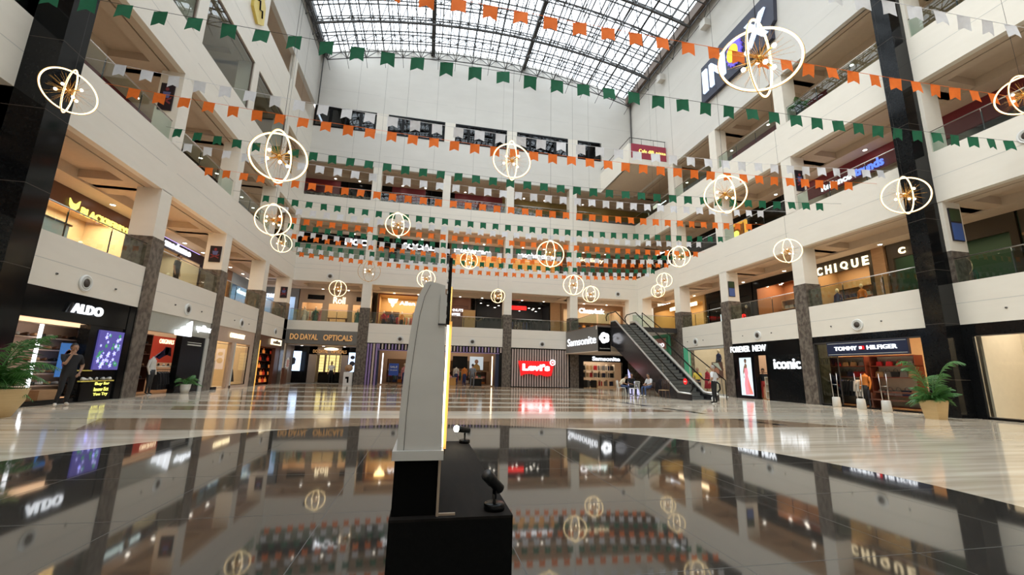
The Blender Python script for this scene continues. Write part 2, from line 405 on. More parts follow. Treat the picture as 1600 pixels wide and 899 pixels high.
for i in range(NX):   # struts down to the back wall
    B0 = bot(i, 0); mb.tube([B0, (B0.x, YB+.05, B0.z-.25)], .022, DGREY, 4, False, False)
struct('trim_8', mb)
mb = MB()
for x in (-.97, 7.73): mb.box(x-.17, x+.17, YF, YB, arc(x)-.35, arc(x)-.05, DGREY)
struct('trim_9', mb)
BEAM = M('gutter_beam_brown', (.16, .115, .09), .6)
mb = MB(); mb.box(XR-.55, XR-.3, YF, YB, 28.15, 28.95, BEAM); mb.box(XR-.3, XR+.3, YF, YB, 28.85, 28.95, BEAM)
mb.box(XL+.3, XL+.5, YF, YB, 28.35, 28.85, DGREY); mb.box(XL-.3, XL+.3, YF, YB, 28.75, 28.85, DGREY)
y = YB-2.0
while y > YF+2:
    for sx, xw in ((-1, XR), (1, XL)):
        p = Vector((xw+sx*.35, y, 27.05)); mb.tube([p, (xw+sx*.45, y-1, 28.3)], .02, DGREY, 4); mb.tube([p, (xw+sx*.45, y+1, 28.3)], .02, DGREY, 4)
        mb.tube([p, (xw+sx*.35, y-2, 27.05)], .022, DGREY, 4); mb.ball(p, .07, DGREY, nu=6, nv=4)
    y -= 2
mb.tube([(XL+.25, YB-.3, 22), (XL+.25, YB-.3, 28.4)], .05, DGREY, 6)
mb.tube([(XR-.12, YB-.12, 20.9), (XR-.12, YB-.12, 28.2)], .05, DGREY, 6)
struct('trim_10', mb)
mb = MB()
for y in (29.2, 23.2, 17.2): mb.box(XR-.5, XR, y-.3, y+.3, 26.45, 27.0, WHITE2)
struct('trim_11', mb)
# ------------------------------------------------------------ giant black piers
mb = MB(); mb.box(XL-.9, -9.8, 11.72, 12.44, 0, 28.4, BLACK)
for z in range(1, 28, 2): mb.box(XL-.91, -9.795, 11.715, 12.445, z+.5, z+.515, SLOT)
struct('trim_12', mb)
mb = MB(); mb.box(18.28, XR+.02, 11.63, 12.25, 0, 28.4, BLACK)
for z in range(1, 28, 2): mb.box(18.275, XR+.0, 11.625, 12.255, z+.3, z+.315, SLOT)
struct('trim_13', mb)
mb = MB(); mb.box(XR+.03, XR+.9, 11.5, 12.4, 6.05, 28.4, WHITE); mb.box(XR+.03, XR+.9, 11.5, 12.4, 0, 6.05, STONE)
mb.box(XR-.0, XR+.03, 12.25, 12.42, 0, 6.05, STONE); mb.box(XR, XR+.03, 12.25, 12.42, 6.05, 18.3, WHITE)
struct('trim_14', mb)
# ------------------------------------------------------------ top windows of the back wall
for i, (u0, u1) in enumerate(bays('B')):
    if i == 4: u1 = 15.7
    a0 = u0+(.2 if i else .05); a1 = u1-.2
    t = thing('window_%d' % (i+2), W('B', (a0+a1)/2, .1, 21.52), None, None); t['kind'] = 'structure'
    mb = MB(); wb(mb, 'B', a0, a1, -.02, .12, 21.52, 21.66, BLK); wb(mb, 'B', a0, a1, -.02, .12, 23.3, 23.47, BLK)
    n = 4 if i < 4 else 2
    for k in range(n+1):
        x = a0+(a1-a0)*k/n; wb(mb, 'B', x-(.12 if k % 2 else .06), x+(.12 if k % 2 else .06), -.01, .11, 21.52, 23.47, BLK)
    part('window_frame', mb, t)
    mb = MB(); wb(mb, 'B', a0, a1, .05, .07, 21.6, 23.4, glassmat('high_window_glass', (.4, .43, .45), .2, ior=1.5)); part('pane', mb, t)
# left wall glazing on the third floor
for i, (u0, u1) in enumerate(bays('L')):
    if i in (4, 5, 6):
        t = thing('window_%d' % (i+4), W('L', (u0+u1)/2, .1, 15.27), None, None); t['kind'] = 'structure'
        mb = MB(); wb(mb, 'L', u0, u1, .05, .12, 18.2, 18.3, BEAM); wb(mb, 'L', u1-.07, u1, .05, .12, 15.27, 18.3, BEAM); part('window_frame', mb, t)
        mb = MB(); wb(mb, 'L', u0, u1, .08, .1, 15.27, 18.2, glassmat('upper_glass', (.75, .80, .78), .1, ior=1.6)); part('pane', mb, t)
# ------------------------------------------------------------ glass railings, one per bay
FLN = ['first', 'second', 'third']; WN = {'L': 'left', 'R': 'right', 'B': 'back'}
ORD = ['first', 'second', 'third', 'fourth', 'fifth', 'sixth', 'seventh', 'eighth']
for wl in 'LRB':
    bb = bays(wl)
    for i, (z0, z1) in enumerate(LV):
        for k, (u0, u1) in enumerate(bb):
            if (wl != 'B' and k < 3) or (wl == 'L' and i == 2): continue
            if wl == 'R' and i == 0 and k == 7: continue
            if wl == 'B' and i == 0 and k == 4: u1 = 13.1; continue
            if wl == 'B' and i == 2 and k == 4: u1 = 15.6
            n = k+1 if wl == 'B' else len(bb)-k
            lab = 'glass balcony railing with steel handrail, %s floor, %s side, %s bay %s' % (FLN[i], WN[wl], ORD[n-1], 'from the left corner' if wl == 'B' else 'from the far corner')
            t = thing('glass_railing', W(wl, (u0+u1)/2, .12, z0), lab, 'railing', 'glass balcony railings')
            m = 3; g = .03
            for q in range(m):
                mb = MB(); a0 = u0+.04+(u1-u0-.08)*q/m+g/2; a1 = u0+.04+(u1-u0-.08)*(q+1)/m-g/2
                wb(mb, wl, a0, a1, .1, .112, z0+.01, z0+.86, GLASS); part('glass_panel', mb, t)
            mb = MB(); mb.tube([W(wl, u0+.02, .12, z0+.92), W(wl, u1-.02, .12, z0+.92)], .022, STEEL, 8); part('handrail', mb, t)
            for q in range(1, m):
                mb = MB(); a0 = u0+.04+(u1-u0-.08)*q/m
                wb(mb, wl, a0-.02, a0+.02, .125, .145, z0, z0+.8, DGREY); mb.tube([W(wl, a0, .135, z0+.78), W(wl, a0, .12, z0+.92)], .012, STEEL, 6); part('post', mb, t)
# ------------------------------------------------------------ round speakers on the white bands
def speaker(wl, u, z, lab):
    t = thing('round_wall_speaker', W(wl, u, 0, z-.3), lab, 'speaker', 'round speakers on the white bands')
    c = Vector(W(wl, u, 0, z)); o = outdir(wl); a1 = readdir(wl); up = Vector((0, 0, 1))
    mb = MB(); mb.ring(c+o*.02, .225, .04, PURE, a1, up, 28, 8); part('rim', mb, t)
    mb = MB(); mb.ring(c+o*.03, .16, .035, LGREY, a1, up, 24, 8)
    mb.tube([c+o*.005, c+o*.05], [.14, .14], SLOT, 20); part('cone', mb, t)
for i, u in enumerate((15.28, 21.19, 26.96, 32.7)): speaker('L', u, 3.66, 'round white ringed speaker with dark centre on left band, %s from the near end' % ORD[i])
for i, u in enumerate((15.33, 21.21, 27.03)): speaker('R', u, 3.66, 'round white ringed speaker with dark centre on right band, %s from the near end' % ORD[i])
for i, u in enumerate((-2.06, 3.8, 9.84)): speaker('B', u, 3.64, 'round white ringed speaker on lower back band, %s from the left' % ORD[i])
speaker('B', -7.86, 8.46, 'round speaker with dark centre on upper back band near left corner')
speaker('B', 17.0, 8.46, 'round speaker with dark centre on upper back band near right corner')
speaker('R', 8.9, 9.25, 'round white ringed speaker high on right wall nearest the camera')
for wl, us in (('L', (14.2, 16.6, 20.2, 22.4, 26.0, 28.0)), ('R', (14.3, 16.6, 20.2, 22.4, 26.2, 28.0, 10.3))):
    for u in us:
        p = W(wl, u, -.03, 3.72); mb = MB(); mb.tube([W(wl, u, 0, 3.72), p], [.035, .03], GREY, 10); mb.ball(p, .024, SLOT, nu=8, nv=6); solo('wall_fixture', mb, 'tiny dark round fixture on the lower white band beside a round speaker', 'fixture', 'tiny fixtures on the lower white bands')
# ------------------------------------------------------------ prototypes for goods (first copy is moved into place)
PROTO = {}
def put(kind, maker, loc, rz=0, label='', cat='', group=None, sc=None, key=None):
    """first use builds the thing, later uses copy it"""
    key = key or kind
    if key not in PROTO:
        t = maker(); PROTO[key] = t; t.location = loc; t.rotation_euler = (0, 0, rz)
        if sc: t.scale = (sc, sc, sc)
        tag(t, label, cat, group); return t
    return dup(PROTO[key], loc, rz, label, group, sc or 1)
def colm(n, c, r=.6): return M(n, c, r)
SHOEC = [colm('tan_leather', (.45, .25, .12), .4), colm('black_leather', (.015, .013, .012), .35), colm('white_leather', (.72, .7, .66), .5), colm('brown_leather', (.14, .06, .03), .4)]
def mk_shoe(m):
    def f():
        t = thing('shoe', (0, 0, 0), '', 'shoe')
        mb = MB(); L = [(-.13, .036, .085), (-.08, .042, .09), (-.02, .042, .075), (.05, .048, .05), (.11, .04, .04), (.14, .02, .03)]
        vs = []; n = 10
        for x, wd, h in L:
            for k in range(n):
                a = 2*math.pi*k/n; vs.append((x, wd*math.cos(a), .02+max(0, math.sin(a))*h))
        fs = [(i*n+k, i*n+(k+1) % n, (i+1)*n+(k+1) % n, (i+1)*n+k) for i in range(len(L)-1) for k in range(n)]+[tuple(range(n))[::-1], tuple((len(L)-1)*n+k for k in range(n))]
        mb.add(vs, fs, m, True); part('upper', mb, t, local=True)
        mb = MB(); mb.prism([(-.135, -.035, 0), (-.05, -.04, 0), (.05, -.05, 0), (.12, -.04, 0), (.15, 0, 0), (.12, .04, 0), (.05, .05, 0), (-.05, .04, 0), (-.135, .035, 0)], (0, 0, .022), SLOT)
        part('sole', mb, t, local=True); return t
    return f
def mk_bag(m, hw=.17, h=.24):
    def f():
        t = thing('handbag', (0, 0, 0), '', 'bag')
        mb = MB(); mb.prism([(-hw, -.06, 0), (hw, -.06, 0), (hw*.8, -.045, h), (-hw*.8, -.045, h)], (0, .11, 0), m); part('body', mb, t, local=True)
        mb = MB(); mb.tube([(-hw*.5, 0, h-.01), (-hw*.45, 0, h+.09), (0, 0, h+.13), (hw*.45, 0, h+.09), (hw*.5, 0, h-.01)], .009, m, 6); part('handle', mb, t, local=True)
        return t
    return f
def mk_case(m, h=.62):
    def f():
        t = thing('suitcase', (0, 0, 0), '', 'suitcase')
        mb = MB(); wd, d = h*.34, .12
        poly = [(-wd+.04, 0, .05), (wd-.04, 0, .05), (wd, 0, .09), (wd, 0, h-.04), (wd-.04, 0, h), (-wd+.04, 0, h), (-wd, 0, h-.04), (-wd, 0, .09)]
        mb.prism([(x, -d, z) for x, _, z in poly], (0, 2*d, 0), m)
        for q in (-.5, -.17, .17, .5): mb.box(wd*q-.006, wd*q+.006, -d-.006, -d+.002, .1, h-.05, m)
        part('shell', mb, t, local=True)
        mb = MB(); mb.tube([(-.08, .05, h), (-.08, .05, h+.1), (.08, .05, h+.1), (.08, .05, h)], .01, STEEL, 6); part('handle', mb, t, local=True)
        for sx in (-1, 1):
            mb = MB(); mb.tube([(sx*(wd-.05)-.02, 0, .026), (sx*(wd-.05)+.02, 0, .026)], [.026, .026], SLOT, 12); part('wheel', mb, t, local=True)
        return t
    return f
def mk_garment(m, ln=.85):
    def f():
        t = thing('hanging_garment', (0, 0, 0), '', 'garment')   # local x = width, y = thickness, hook at z=0
        mb = MB(); th = .035
        p = [(-.04, 0, -.1), (-.19, 0, -.17), (-.27, 0, -.62), (-.2, 0, -.64), (-.15, 0, -.3), (-.17, 0, -ln), (.17, 0, -ln), (.15, 0, -.3), (.2, 0, -.64), (.27, 0, -.62), (.19, 0, -.17), (.04, 0, -.1)]
        mb.prism([(x, -th, z) for x, _, z in p], (0, 2*th, 0), m); part('cloth', mb, t, local=True)
        mb = MB(); mb.tube([(0, 0, 0), (.02, 0, -.02), (0, 0, -.05), (0, 0, -.09)], .004, STEEL, 5); mb.tube([(-.17, 0, -.155), (0, 0, -.09), (.17, 0, -.155)], .006, STEEL, 5); part('hanger', mb, t, local=True)
        return t
    return f
def mk_mannequin(top, bot, head=True):
    def f():
        t = thing('mannequin', (0, 0, 0), '', 'mannequin')
        mb = MB()
        prof = [(.10, .9), (.165, .95), (.16, 1.02), (.12, 1.12), (.15, 1.27), (.165, 1.36), (.12, 1.44), (.05, 1.47), (.045, 1.53)]
        n = 16; vs = [(r*math.cos(2*math.pi*k/n), r*.62*math.sin(2*math.pi*k/n), z) for r, z in prof for k in range(n)]
        mb.add(vs, [(i*n+k, i*n+(k+1) % n, (i+1)*n+(k+1) % n, (i+1)*n+k) for i in range(len(prof)-1) for k in range(n)], top, True)
        for s in (-1, 1): mb.tube([(s*.17, 0, 1.38), (s*.22, .02, 1.12), (s*.22, -.06, .88), (s*.21, -.08, .8)], [.05, .042, .032, .025], top, 10)
        part('torso', mb, t, local=True)
        mb = MB(); mb.tube([(0, 0, 1.0), (0, 0, .8), (0, 0, .3)], [.15, .19, .26] if bot[1] else [.14, .14, .05], bot[0], 16); part('skirt', mb, t, local=True)
        mb = MB()
        for s in (-1, 1): mb.tube([(s*.08, 0, .9), (s*.09, -.02, .5), (s*.1, 0, .08), (s*.1, -.1, .03)], [.075, .055, .035, .03], CREAM if bot[1] else bot[0], 10)
        part('legs', mb, t, local=True)
        if head: mb = MB(); mb.ball((0, 0, 1.64), .1, CREAM, (.85, 1, 1.25)); mb.tube([(0, 0, 1.5), (0, 0, 1.57)], .045, CREAM, 10); part('head', mb, t, local=True)
        mb = MB(); mb.lathe([(.16, 0), (.16, .02), (.15, .025)], STEEL); part('base', mb, t, local=True)
        return t
    return f
RZ = {'L': math.pi/2, 'R': -math.pi/2, 'B': 0}   # local -y looks into the atrium
def goods_row(kind, wl, u0, u1, d, z, n, opts, group, lab, cat, sc=None, jit=.0, rz=0):
    for k in range(n):
        u = u0+(u1-u0)*(k+.5)/n+random.uniform(-jit, jit); q = random.randrange(len(opts)); key, mk = opts[q]
        put(kind, mk, W(wl, u, d, z), RZ[wl]+rz, lab, cat, group, sc, key)
SHOES = [('shoe%d' % i, mk_shoe(m)) for i, m in enumerate(SHOEC)]
BAGC = [colm('red_bag', (.5, .02, .03)), colm('black_bag', (.015, .015, .017)), colm('navy_bag', (.02, .03, .08)), colm('tan_bag', (.5, .34, .18)), colm('grey_bag', (.2, .2, .2))]
BAGS = [('bag%d' % i, mk_bag(m)) for i, m in enumerate(BAGC)]
CASES = [('case%d' % i, mk_case(m)) for i, m in enumerate(BAGC)]
GC = [colm('cloth_black', (.012, .012, .014)), colm('cloth_red', (.38, .01, .03)), colm('cloth_white', (.6, .58, .54)), colm('cloth_navy', (.02, .035, .12)), colm('cloth_green', (.03, .12, .09)), colm('cloth_grey', (.12, .12, .13)), colm('cloth_orange', (.6, .2, .03)), colm('cloth_pink', (.6, .25, .25))]
GAR = [('gar%d' % i, mk_garment(m)) for i, m in enumerate(GC)]
def shelf_unit(wl, u0, u1, d0, d1, zs, m, lab, back=None, group=None):
    t = thing('shelf_unit', W(wl, (u0+u1)/2, d0, 0 if zs[0] < 1.2 else zs[0]), lab, 'shelf', group)
    mb = MB(); wb(mb, wl, u0, u0+.04, d0, d1, zs[0], zs[-1], m); wb(mb, wl, u1-.04, u1, d0, d1, zs[0], zs[-1], m)
    wb(mb, wl, u0, u1, d1, d1+.03, zs[0], zs[-1], back or m); part('frame', mb, t)
    for z in zs:
        mb = MB(); wb(mb, wl, u0, u1, d0, d1, z, z+.035, m); part('shelf', mb, t)
    return t
def rail(wl, u0, u1, d, z, lab, n, opts, grp, base=0):
    t = thing('clothes_rail', W(wl, (u0+u1)/2, d, base), lab, 'clothes rail')
    mb = MB(); mb.tube([W(wl, u0, d, z), W(wl, u1, d, z)], .014, DGREY, 8); part('bar', mb, t)
    for u in (u0, u1):
        mb = MB(); mb.tube([W(wl, u, d, base), W(wl, u, d, z)], .014, DGREY, 8); part('post', mb, t)
    for k in range(n):
        key, mk = opts[random.randrange(len(opts))]
        put('hanging_garment', mk, W(wl, u0+.1+(u1-u0-.2)*(k+.5)/n, d, z+.015), RZ[wl]+math.pi/2+random.uniform(-.25, .25), 'garment hanging on '+lab, 'garment', grp, None, key)
def poster(name, wl, u0, u1, d, z0, z1, m, lab, cat='poster', fm=None, shapes=()):
    """framed flat poster; shapes: (u,z polygon, mat)"""
    t = thing(name, W(wl, (u0+u1)/2, d, z0), lab, cat)
    mb = MB(); wb(mb, wl, u0, u1, d, d-.03, z0, z1, m); part('panel', mb, t)
    if fm:
        mb = MB(); e = .04
        for a, b, c, q in ((u0-e, u1+e, z0-e, z0), (u0-e, u1+e, z1, z1+e), (u0-e, u0, z0, z1), (u1, u1+e, z0, z1)): wb(mb, wl, a, b, d, d-.05, c, q, fm)
        part('frame', mb, t)
    for i, (poly, mm) in enumerate(shapes):
        mb = MB(); o = outdir(wl)*.006; rd = readdir(wl)
        U = (lambda s: u0+(u1-u0)*s) if wl != 'R' else (lambda s: u1-(u1-u0)*s)
        mb.prism([W(wl, U(a), d-.031, z0+(z1-z0)*b) for a, b in poly], o, mm); part('print', mb, t)
    return t
def blob(cx, cy, rx, ry, n=12, a0=0): return [(cx+rx*math.cos(2*math.pi*k/n+a0), cy+ry*math.sin(2*math.pi*k/n+a0)) for k in range(n)]
def downlight(wl, u, d, z, lab='small round white downlight recessed in the tan soffit', grp='downlights in the soffits'):
    p = W(wl, u, d, z); t = thing('downlight', (p[0], p[1], p[2]-.03), lab, 'downlight', grp)
    mb = MB(); mb.lathe([(.11, -.03), (.13, 0)], PURE, p, 14); part('trim_ring', mb, t)
    mb = MB(); mb.lathe([(.09, -.034), (.09, -.031)], DOWN, p, 14); part('lens', mb, t)
def shoplight(wl, u0, u1, d0, d1, z, power, col=(1, .8, .58)):
    p = W(wl, (u0+u1)/2, (d0+d1)/2, z); sx, sy = (abs(u1-u0), abs(d1-d0)) if wl == 'B' else (abs(d1-d0), abs(u1-u0))
    area('shop_ceiling_light', p, sx, sy, power*1.5, col)
def room(wl, u0, u1, z0, z1, d0, d1, m, fl=None, ce=None):
    for q in ((u0, u1, d1, d1+.1, z0, z1, m), (u0-.1, u0, d0, d1, z0, z1, m), (u1, u1+.1, d0, d1, z0, z1, m)):
        mb = MB(); wb(mb, wl, *q); struct('wall_shop', mb)
    mb = MB(); wb(mb, wl, u0, u1, d0, d1, z1, z1+.1, ce or m); struct('ceiling', mb)
    if fl: mb = MB(); wb(mb, wl, u0, u1, d0, d1, z0-.02, z0+.008, fl); struct('floor', mb)
def front(wl, pieces, nm='wall_shopfront'):
    for q in pieces: mb = MB(); wb(mb, wl, *q); struct(nm, mb)
def pane(wl, u0, u1, d, z0, z1, lab, m=None, fm=None):
    t = thing('shop_window', W(wl, (u0+u1)/2, d, z0), lab, 'shop window')
    mb = MB(); wb(mb, wl, u0, u1, d, d+.015, z0, z1, m or SHOPG); part('pane', mb, t)
    mb = MB(); e = .03
    for a, b, c, q in ((u0, u1, z0, z0+e), (u0, u1, z1-e, z1), (u0, u0+e, z0, z1), (u1-e, u1, z0, z1)): wb(mb, wl, a, b, d-.02, d+.03, c, q, fm or DGREY)
    part('window_frame', mb, t); return t
# ============================================================ LEFT, ground floor
# shoe shop, black front
room('L', 12.5, 17.9, 0, 4.2, .3, 4.5, M('warm_white_wall', (.72, .6, .47), .6), WOOD)
front('L', [(11.72, 17.92, .02, .2, 2.42, 3.28, BLACK), (12.44, 13.45, .02, .3, 0, 2.42, BLACK), (15.98, 17.92, .05, .35, 0, 2.42, BLACK), (17.55, 17.92, .0, .5, 0, 3.28, BLACK), (13.45, 15.98, .05, .35, 0, .14, BLACK)])
front('L', [(YF, 11.72, .0, .25, 0, 3.28, BLACK), (YF, 11.72, -.01, 0, 3.26, 3.3, DGREY)])
sign('shop_sign', 'white backlit four-letter shop sign on the black shop front', 'L', None, None, [('ALDO', 14.95, 16.2, 2.7, 3.0, LETW, .035, -.02), ('/', 14.83, 14.95, 2.7, 3.0, DGREY, 0, -.02)])
shelf_unit('L', 14.0, 16.7, .55, .85, [.15, .5, .85, 1.2, 1.55, 1.9, 2.3], M('pale_pink_shelf', (.66, .48, .38), .6), 'pale pink shoe shelf behind the black shop front')
for z in (.19, .54, .89, 1.24, 1.59, 1.94): goods_row('shoe', 'L', 14.1, 16.6, .68, z, 9, SHOES, 'shoes on the pale pink shelf', 'single shoe on the pale pink shelf of the black-fronted shop', 'shoe', None, .02, math.pi/2)
for i, (u, z0, z1, l) in enumerate(((14.75, .2, 2.3, 'tall white vertical light tube among the shoe shelves'), (16.1, .7, 2.35, 'white vertical light tube beside the flower screen'))):
    mb = MB(); wb(mb, 'L', u-.035, u+.035, .42 if i == 0 else .2, .48 if i == 0 else .26, z0, z1, LEDW); solo('light_tube', mb, l, 'light')
FL1 = colm('flower_blue', (.10, .12, .5)); FL2 = M('flower_white', (.5, .5, .9), .5, emit=.9, ecol=(.45, .45, .95)); FL3 = M('flower_green', (.05, .3, .1), .5, emit=.35, ecol=(.1, .5, .2))
t = thing('lit_screen', W('L', 16.95, .05, 1.05), 'glowing blue and white flower picture screen in the black shop front', 'screen')
mb = MB(); wb(mb, 'L', 16.35, 17.5, .05, .0, 1.0, 2.3, M('screen_blue', (.06, .05, .2), .3, emit=.8, ecol=(.07, .06, .26))); part('screen', mb, t)
mb = MB(); rr = random.Random(4)
for k in range(46):
    u, z = rr.uniform(16.45, 17.4), rr.uniform(1.1, 2.2); r = rr.uniform(.04, .1); mm = FL2 if rr.random() < .6 else FL3
    mb.prism([W('L', u+r*math.cos(a)*(1 if q % 2 else .5), -.002, z+r*math.sin(a)*(1 if q % 2 else .5)) for q, a in enumerate([math.pi*j/5 for j in range(10)])], (.004, 0, 0), mm)
part('flower_print', mb, t)
poster('blue_poster', 'L', 15.35, 15.95, .3, .78, 1.8, M('poster_blue', (.05, .16, .42), .5, emit=.3, ecol=(.05, .2, .6)), 'blue portrait poster inside the black-fronted shoe shop', shapes=[(blob(.5, .5, .3, .3), colm('poster_maroon', (.16, .05, .1))), (blob(.5, .68, .17, .14), SKIN)])
t = thing('display_table', W('L', 16.6, .2, 0), 'black display table with yellow sale lettering in front of the shoe shop', 'table')
mb = MB(); wb(mb, 'L', 16.0, 17.3, -.02, .04, .02, .62, BLK); part('front_panel', mb, t)
mb = MB(); wb(mb, 'L', 15.9, 17.35, -.06, .04, .62, .66, M('yellow_top', (.75, .62, .12), .5)); part('tabletop', mb, t)
for i, s in enumerate(('Buy for', 'know Ect', 'You Try')): part('lettering', wtext('L', s, 16.55, 17.2, .48-.17*i, .6-.17*i, -.03, LETY, .01, .01), t)
for k in range(5): put('shoe', SHOES[2][1], W('L', 16.1+k*.25, -.01, .66), RZ['L']+.3*k, 'pale shoe on the yellow display table top', 'shoe', 'shoes on the yellow table', None, SHOES[2][0])
mb = MB(); wb(mb, 'L', 15.7, 16.3, -.04, .3, .96, .99, M('yellow_top', (.8, .7, .2))); solo('display_shelf', mb, 'narrow pale yellow shelf above the sale table', 'shelf')
mb = MB(); wb(mb, 'L', 14.7, 15.4, .1, .4, .14, .42, WOOD); solo('display_plinth', mb, 'low wooden plinth behind the dark-shirted man', 'plinth')
shoplight('L', 13, 17.4, .8, 4, 4.1, 190, (1, .85, .68))
# sports shop
room('L', 18.66, 23.5, 0, 4.2, .3, 4.2, M('beige_sport_wall', (.5, .38, .27), .6), WOOD)
SG = M('grey_green_header', (.40, .40, .35), .5)
front('L', [(18.65, 23.62, .03, .25, 2.52, 3.28, SG), (21.3, 23.3, .05, .3, 0, 2.52, BLK), (23.3, 23.62, .0, .3, 0, 2.52, LGREY)])
t = thing('stripe_logo_sign', W('L', 21.2, -.3, 2.42), 'large white three-bar slanted logo sign hung on the grey-green header', 'sign')
for i, (a, h) in enumerate(((20.46, .26), (20.90, .46), (21.36, .70))):
    mb = MB(); mb.prism([W('L', u, -.04, z) for u, z in ((a, 2.47), (a+.31, 2.47), (a+.31-.12*h, 2.47+h*1.0), (a-.02-.12*h, 2.47+h*.78))], (.08, 0, 0), LETW); part('bar', mb, t)
t.location = W('L', 21.2, -.3, 2.42)
sign('shop_sign', 'white lit script sign right of the three-bar logo', 'L', None, None, [('एडिडास', 22.1, 23.45, 2.72, 3.1, LETW, .0, -.03)])
poster('red_poster', 'L', 20.6, 22.7, .85, 1.3, 2.42, M('poster_red', (.5, .05, .03), .5, emit=.25, ecol=(.6, .06, .03)), 'red poster with white lettering and a navy figure in the sports shop',
       shapes=[([(.2, .2), (.45, .5), (.5, .62), (.7, .6), (.75, .25), (.6, .3), (.5, .25), (.35, .12)], colm('poster_navy', (.03, .03, .12))), ([(.0, .05), (.1, .0), (.4, .35), (.36, .42)], colm('poster_pale', (.5, .42, .6))), (blob(.57, .45, .07, .16), PURE)])
part('lettering', wtext('L', 'ORIGINALS', 21.1, 22.2, 2.12, 2.32, .81, LETC, .01, .02), SC.objects['red_poster'])
rail('L', 20.5, 22.3, .5, 1.0, 'black rail below the red poster', 9, [GAR[0], GAR[0], GAR[5], GAR[2]], 'garments on the rail below the red poster')
shelf_unit('L', 19.7, 20.45, .7, 1.0, [.1, .6, 1.1, 1.6, 2.0, 2.4], DWOOD, 'dark shelf at the near side of the sports shop')
for z in (.64, 1.14, 1.64, 2.04): goods_row('shoe', 'L', 19.75, 20.4, .82, z, 3, SHOES, 'shoes on the dark sports shelf', 'single shoe on the dark shelf of the sports shop', 'shoe', None, .02, .5)
mb = MB(); wb(mb, 'L', 20.5, 22.4, .35, .7, 1.1, 1.16, CREAM); solo('display_shelf', mb, 'pale shelf just under the red poster', 'shelf')
goods_row('shoe', 'L', 20.6, 22.3, .5, 1.16, 5, SHOES, 'shoes under the red poster', 'single shoe on the pale shelf under the red poster', 'shoe', None, .02, .5)
put('mannequin', mk_mannequin(GC[2], (GC[0], False), False), W('L', 20.15, .4, 0), RZ['L'], 'headless mannequin in a long white top at the sports shop entrance', 'mannequin', key='mqw')
mb = MB(); wb(mb, 'L', 21.75, 22.9, -.0, .04, 2.1, 2.16, LGREY); wb(mb, 'L', 21.75, 22.9, -.0, .04, 2.22, 2.25, LGREY); solo('door_rail', mb, 'thin pale double bar on the black panel beside the sports shop', 'rail')
shoplight('L', 19, 23, .8, 3.8, 4.1, 75, (1, .84, .66))
# boutique with pink-tan front
room('L', 24.35, 29.2, 0, 4.2, .3, 4.0, M('yellow_cream_wall', (.66, .52, .34), .6), CREAM)
front('L', [(24.3, 29.3, .03, .25, 2.5, 3.28, PINKT), (26.3, 26.62, .03, .25, 0, 2.5, PINKT), (28.75, 29.3, .03, .25, 0, 2.5, PINKT), (26.62, 28.75, .03, .25, 0, .15, PINKT), (26.62, 26.8, .03, .2, 0, 2.5, LGREY), (24.3, 24.5, .03, .2, 0, 2.5, PINKT)])
sign('shop_sign', 'cream lit lettering sign on the pink-tan shop front', 'L', None, None, [('COVER-STORY', 25.75, 27.65, 2.76, 3.02, LETC, .0, -.0)])
pane('L', 26.8, 28.75, .08, .15, 2.4, 'black framed display window in the pink-tan shop front', fm=BLK)
pane('L', 24.5, 26.3, .1, .05, 2.4, 'clear glass entrance panel of the pink-tan shop', fm=PINKT)
put('mannequin', mk_mannequin(GC[0], (GC[0], True), True), W('L', 28.3, .75, .008), RZ['L'], 'mannequin in black dress behind the black framed window', 'mannequin', key='mqb')
t = thing('cabinet', W('L', 26.4, 1.0, 0), 'cream panelled cabinet behind the clear glass entrance', 'cabinet')
mb = MB(); wb(mb, 'L', 25.9, 26.9, 1.0, 1.4, 0.01, 1.5, CREAM); part('body', mb, t)
for k in range(3): mb = MB(); wb(mb, 'L', 25.95, 26.85, .97, 1.0, .08+k*.47, .5+k*.47, CREAM); part('drawer', mb, t)
mb = MB(); wb(mb, 'L', 24.4, 25.0, -.05, .03, 0, .14, BLK); solo('floor_box', mb, 'small black box on the floor at the pink-tan entrance', 'box')
shoplight('L', 24.8, 28.8, .6, 3.6, 4.1, 90, (1, .82, .6))
# corner shop with red lit shelves
room('L', 30.0, 35.1, 0, 4.2, .3, 3.2, M('dark_red_wall', (.14, .04, .02), .6), DWOOD)
front('L', [(29.98, YB, .03, .25, 2.55, 3.28, DWOOD), (29.98, 30.3, .0, .25, 0, 2.9, M('amber_panel', (.7, .4, .08), .5, emit=.7, ecol=(.9, .5, .1))), (33.4, YB, .03, .25, 0, 2.55, DWOOD)])
sign('shop_sign', 'small cream lit sign on the dark corner shop at far left', 'L', (32.1, 34.2, .0, -.06, 2.75, 3.15, LETC), LETC, [('coffee', 32.4, 33.8, 2.82, 3.08, BEAM, .02)])
shelf_unit('L', 31.6, 34.8, .5, .85, [.1, .6, 1.1, 1.6, 2.1, 2.5], DWOOD, 'dark shelf with glowing red goods in the far left corner shop')
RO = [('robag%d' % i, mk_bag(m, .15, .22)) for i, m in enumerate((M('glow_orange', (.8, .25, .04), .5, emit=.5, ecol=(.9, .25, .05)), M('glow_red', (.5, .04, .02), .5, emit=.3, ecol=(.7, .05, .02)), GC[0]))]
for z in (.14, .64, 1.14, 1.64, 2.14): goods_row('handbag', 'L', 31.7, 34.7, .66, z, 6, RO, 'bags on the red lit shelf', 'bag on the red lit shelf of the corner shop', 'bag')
t = thing('menu_stand', W('L', 34.2, -.5, 0), 'white starburst board on a dark stand near the far left corner', 'sign stand')
mb = MB(); wb(mb, 'L', 33.85, 34.5, -.6, -.4, 0, 1.15, DWOOD); part('stand', mb, t)
mb = MB(); c = Vector(W('L', 34.2, -.62, 1.5))
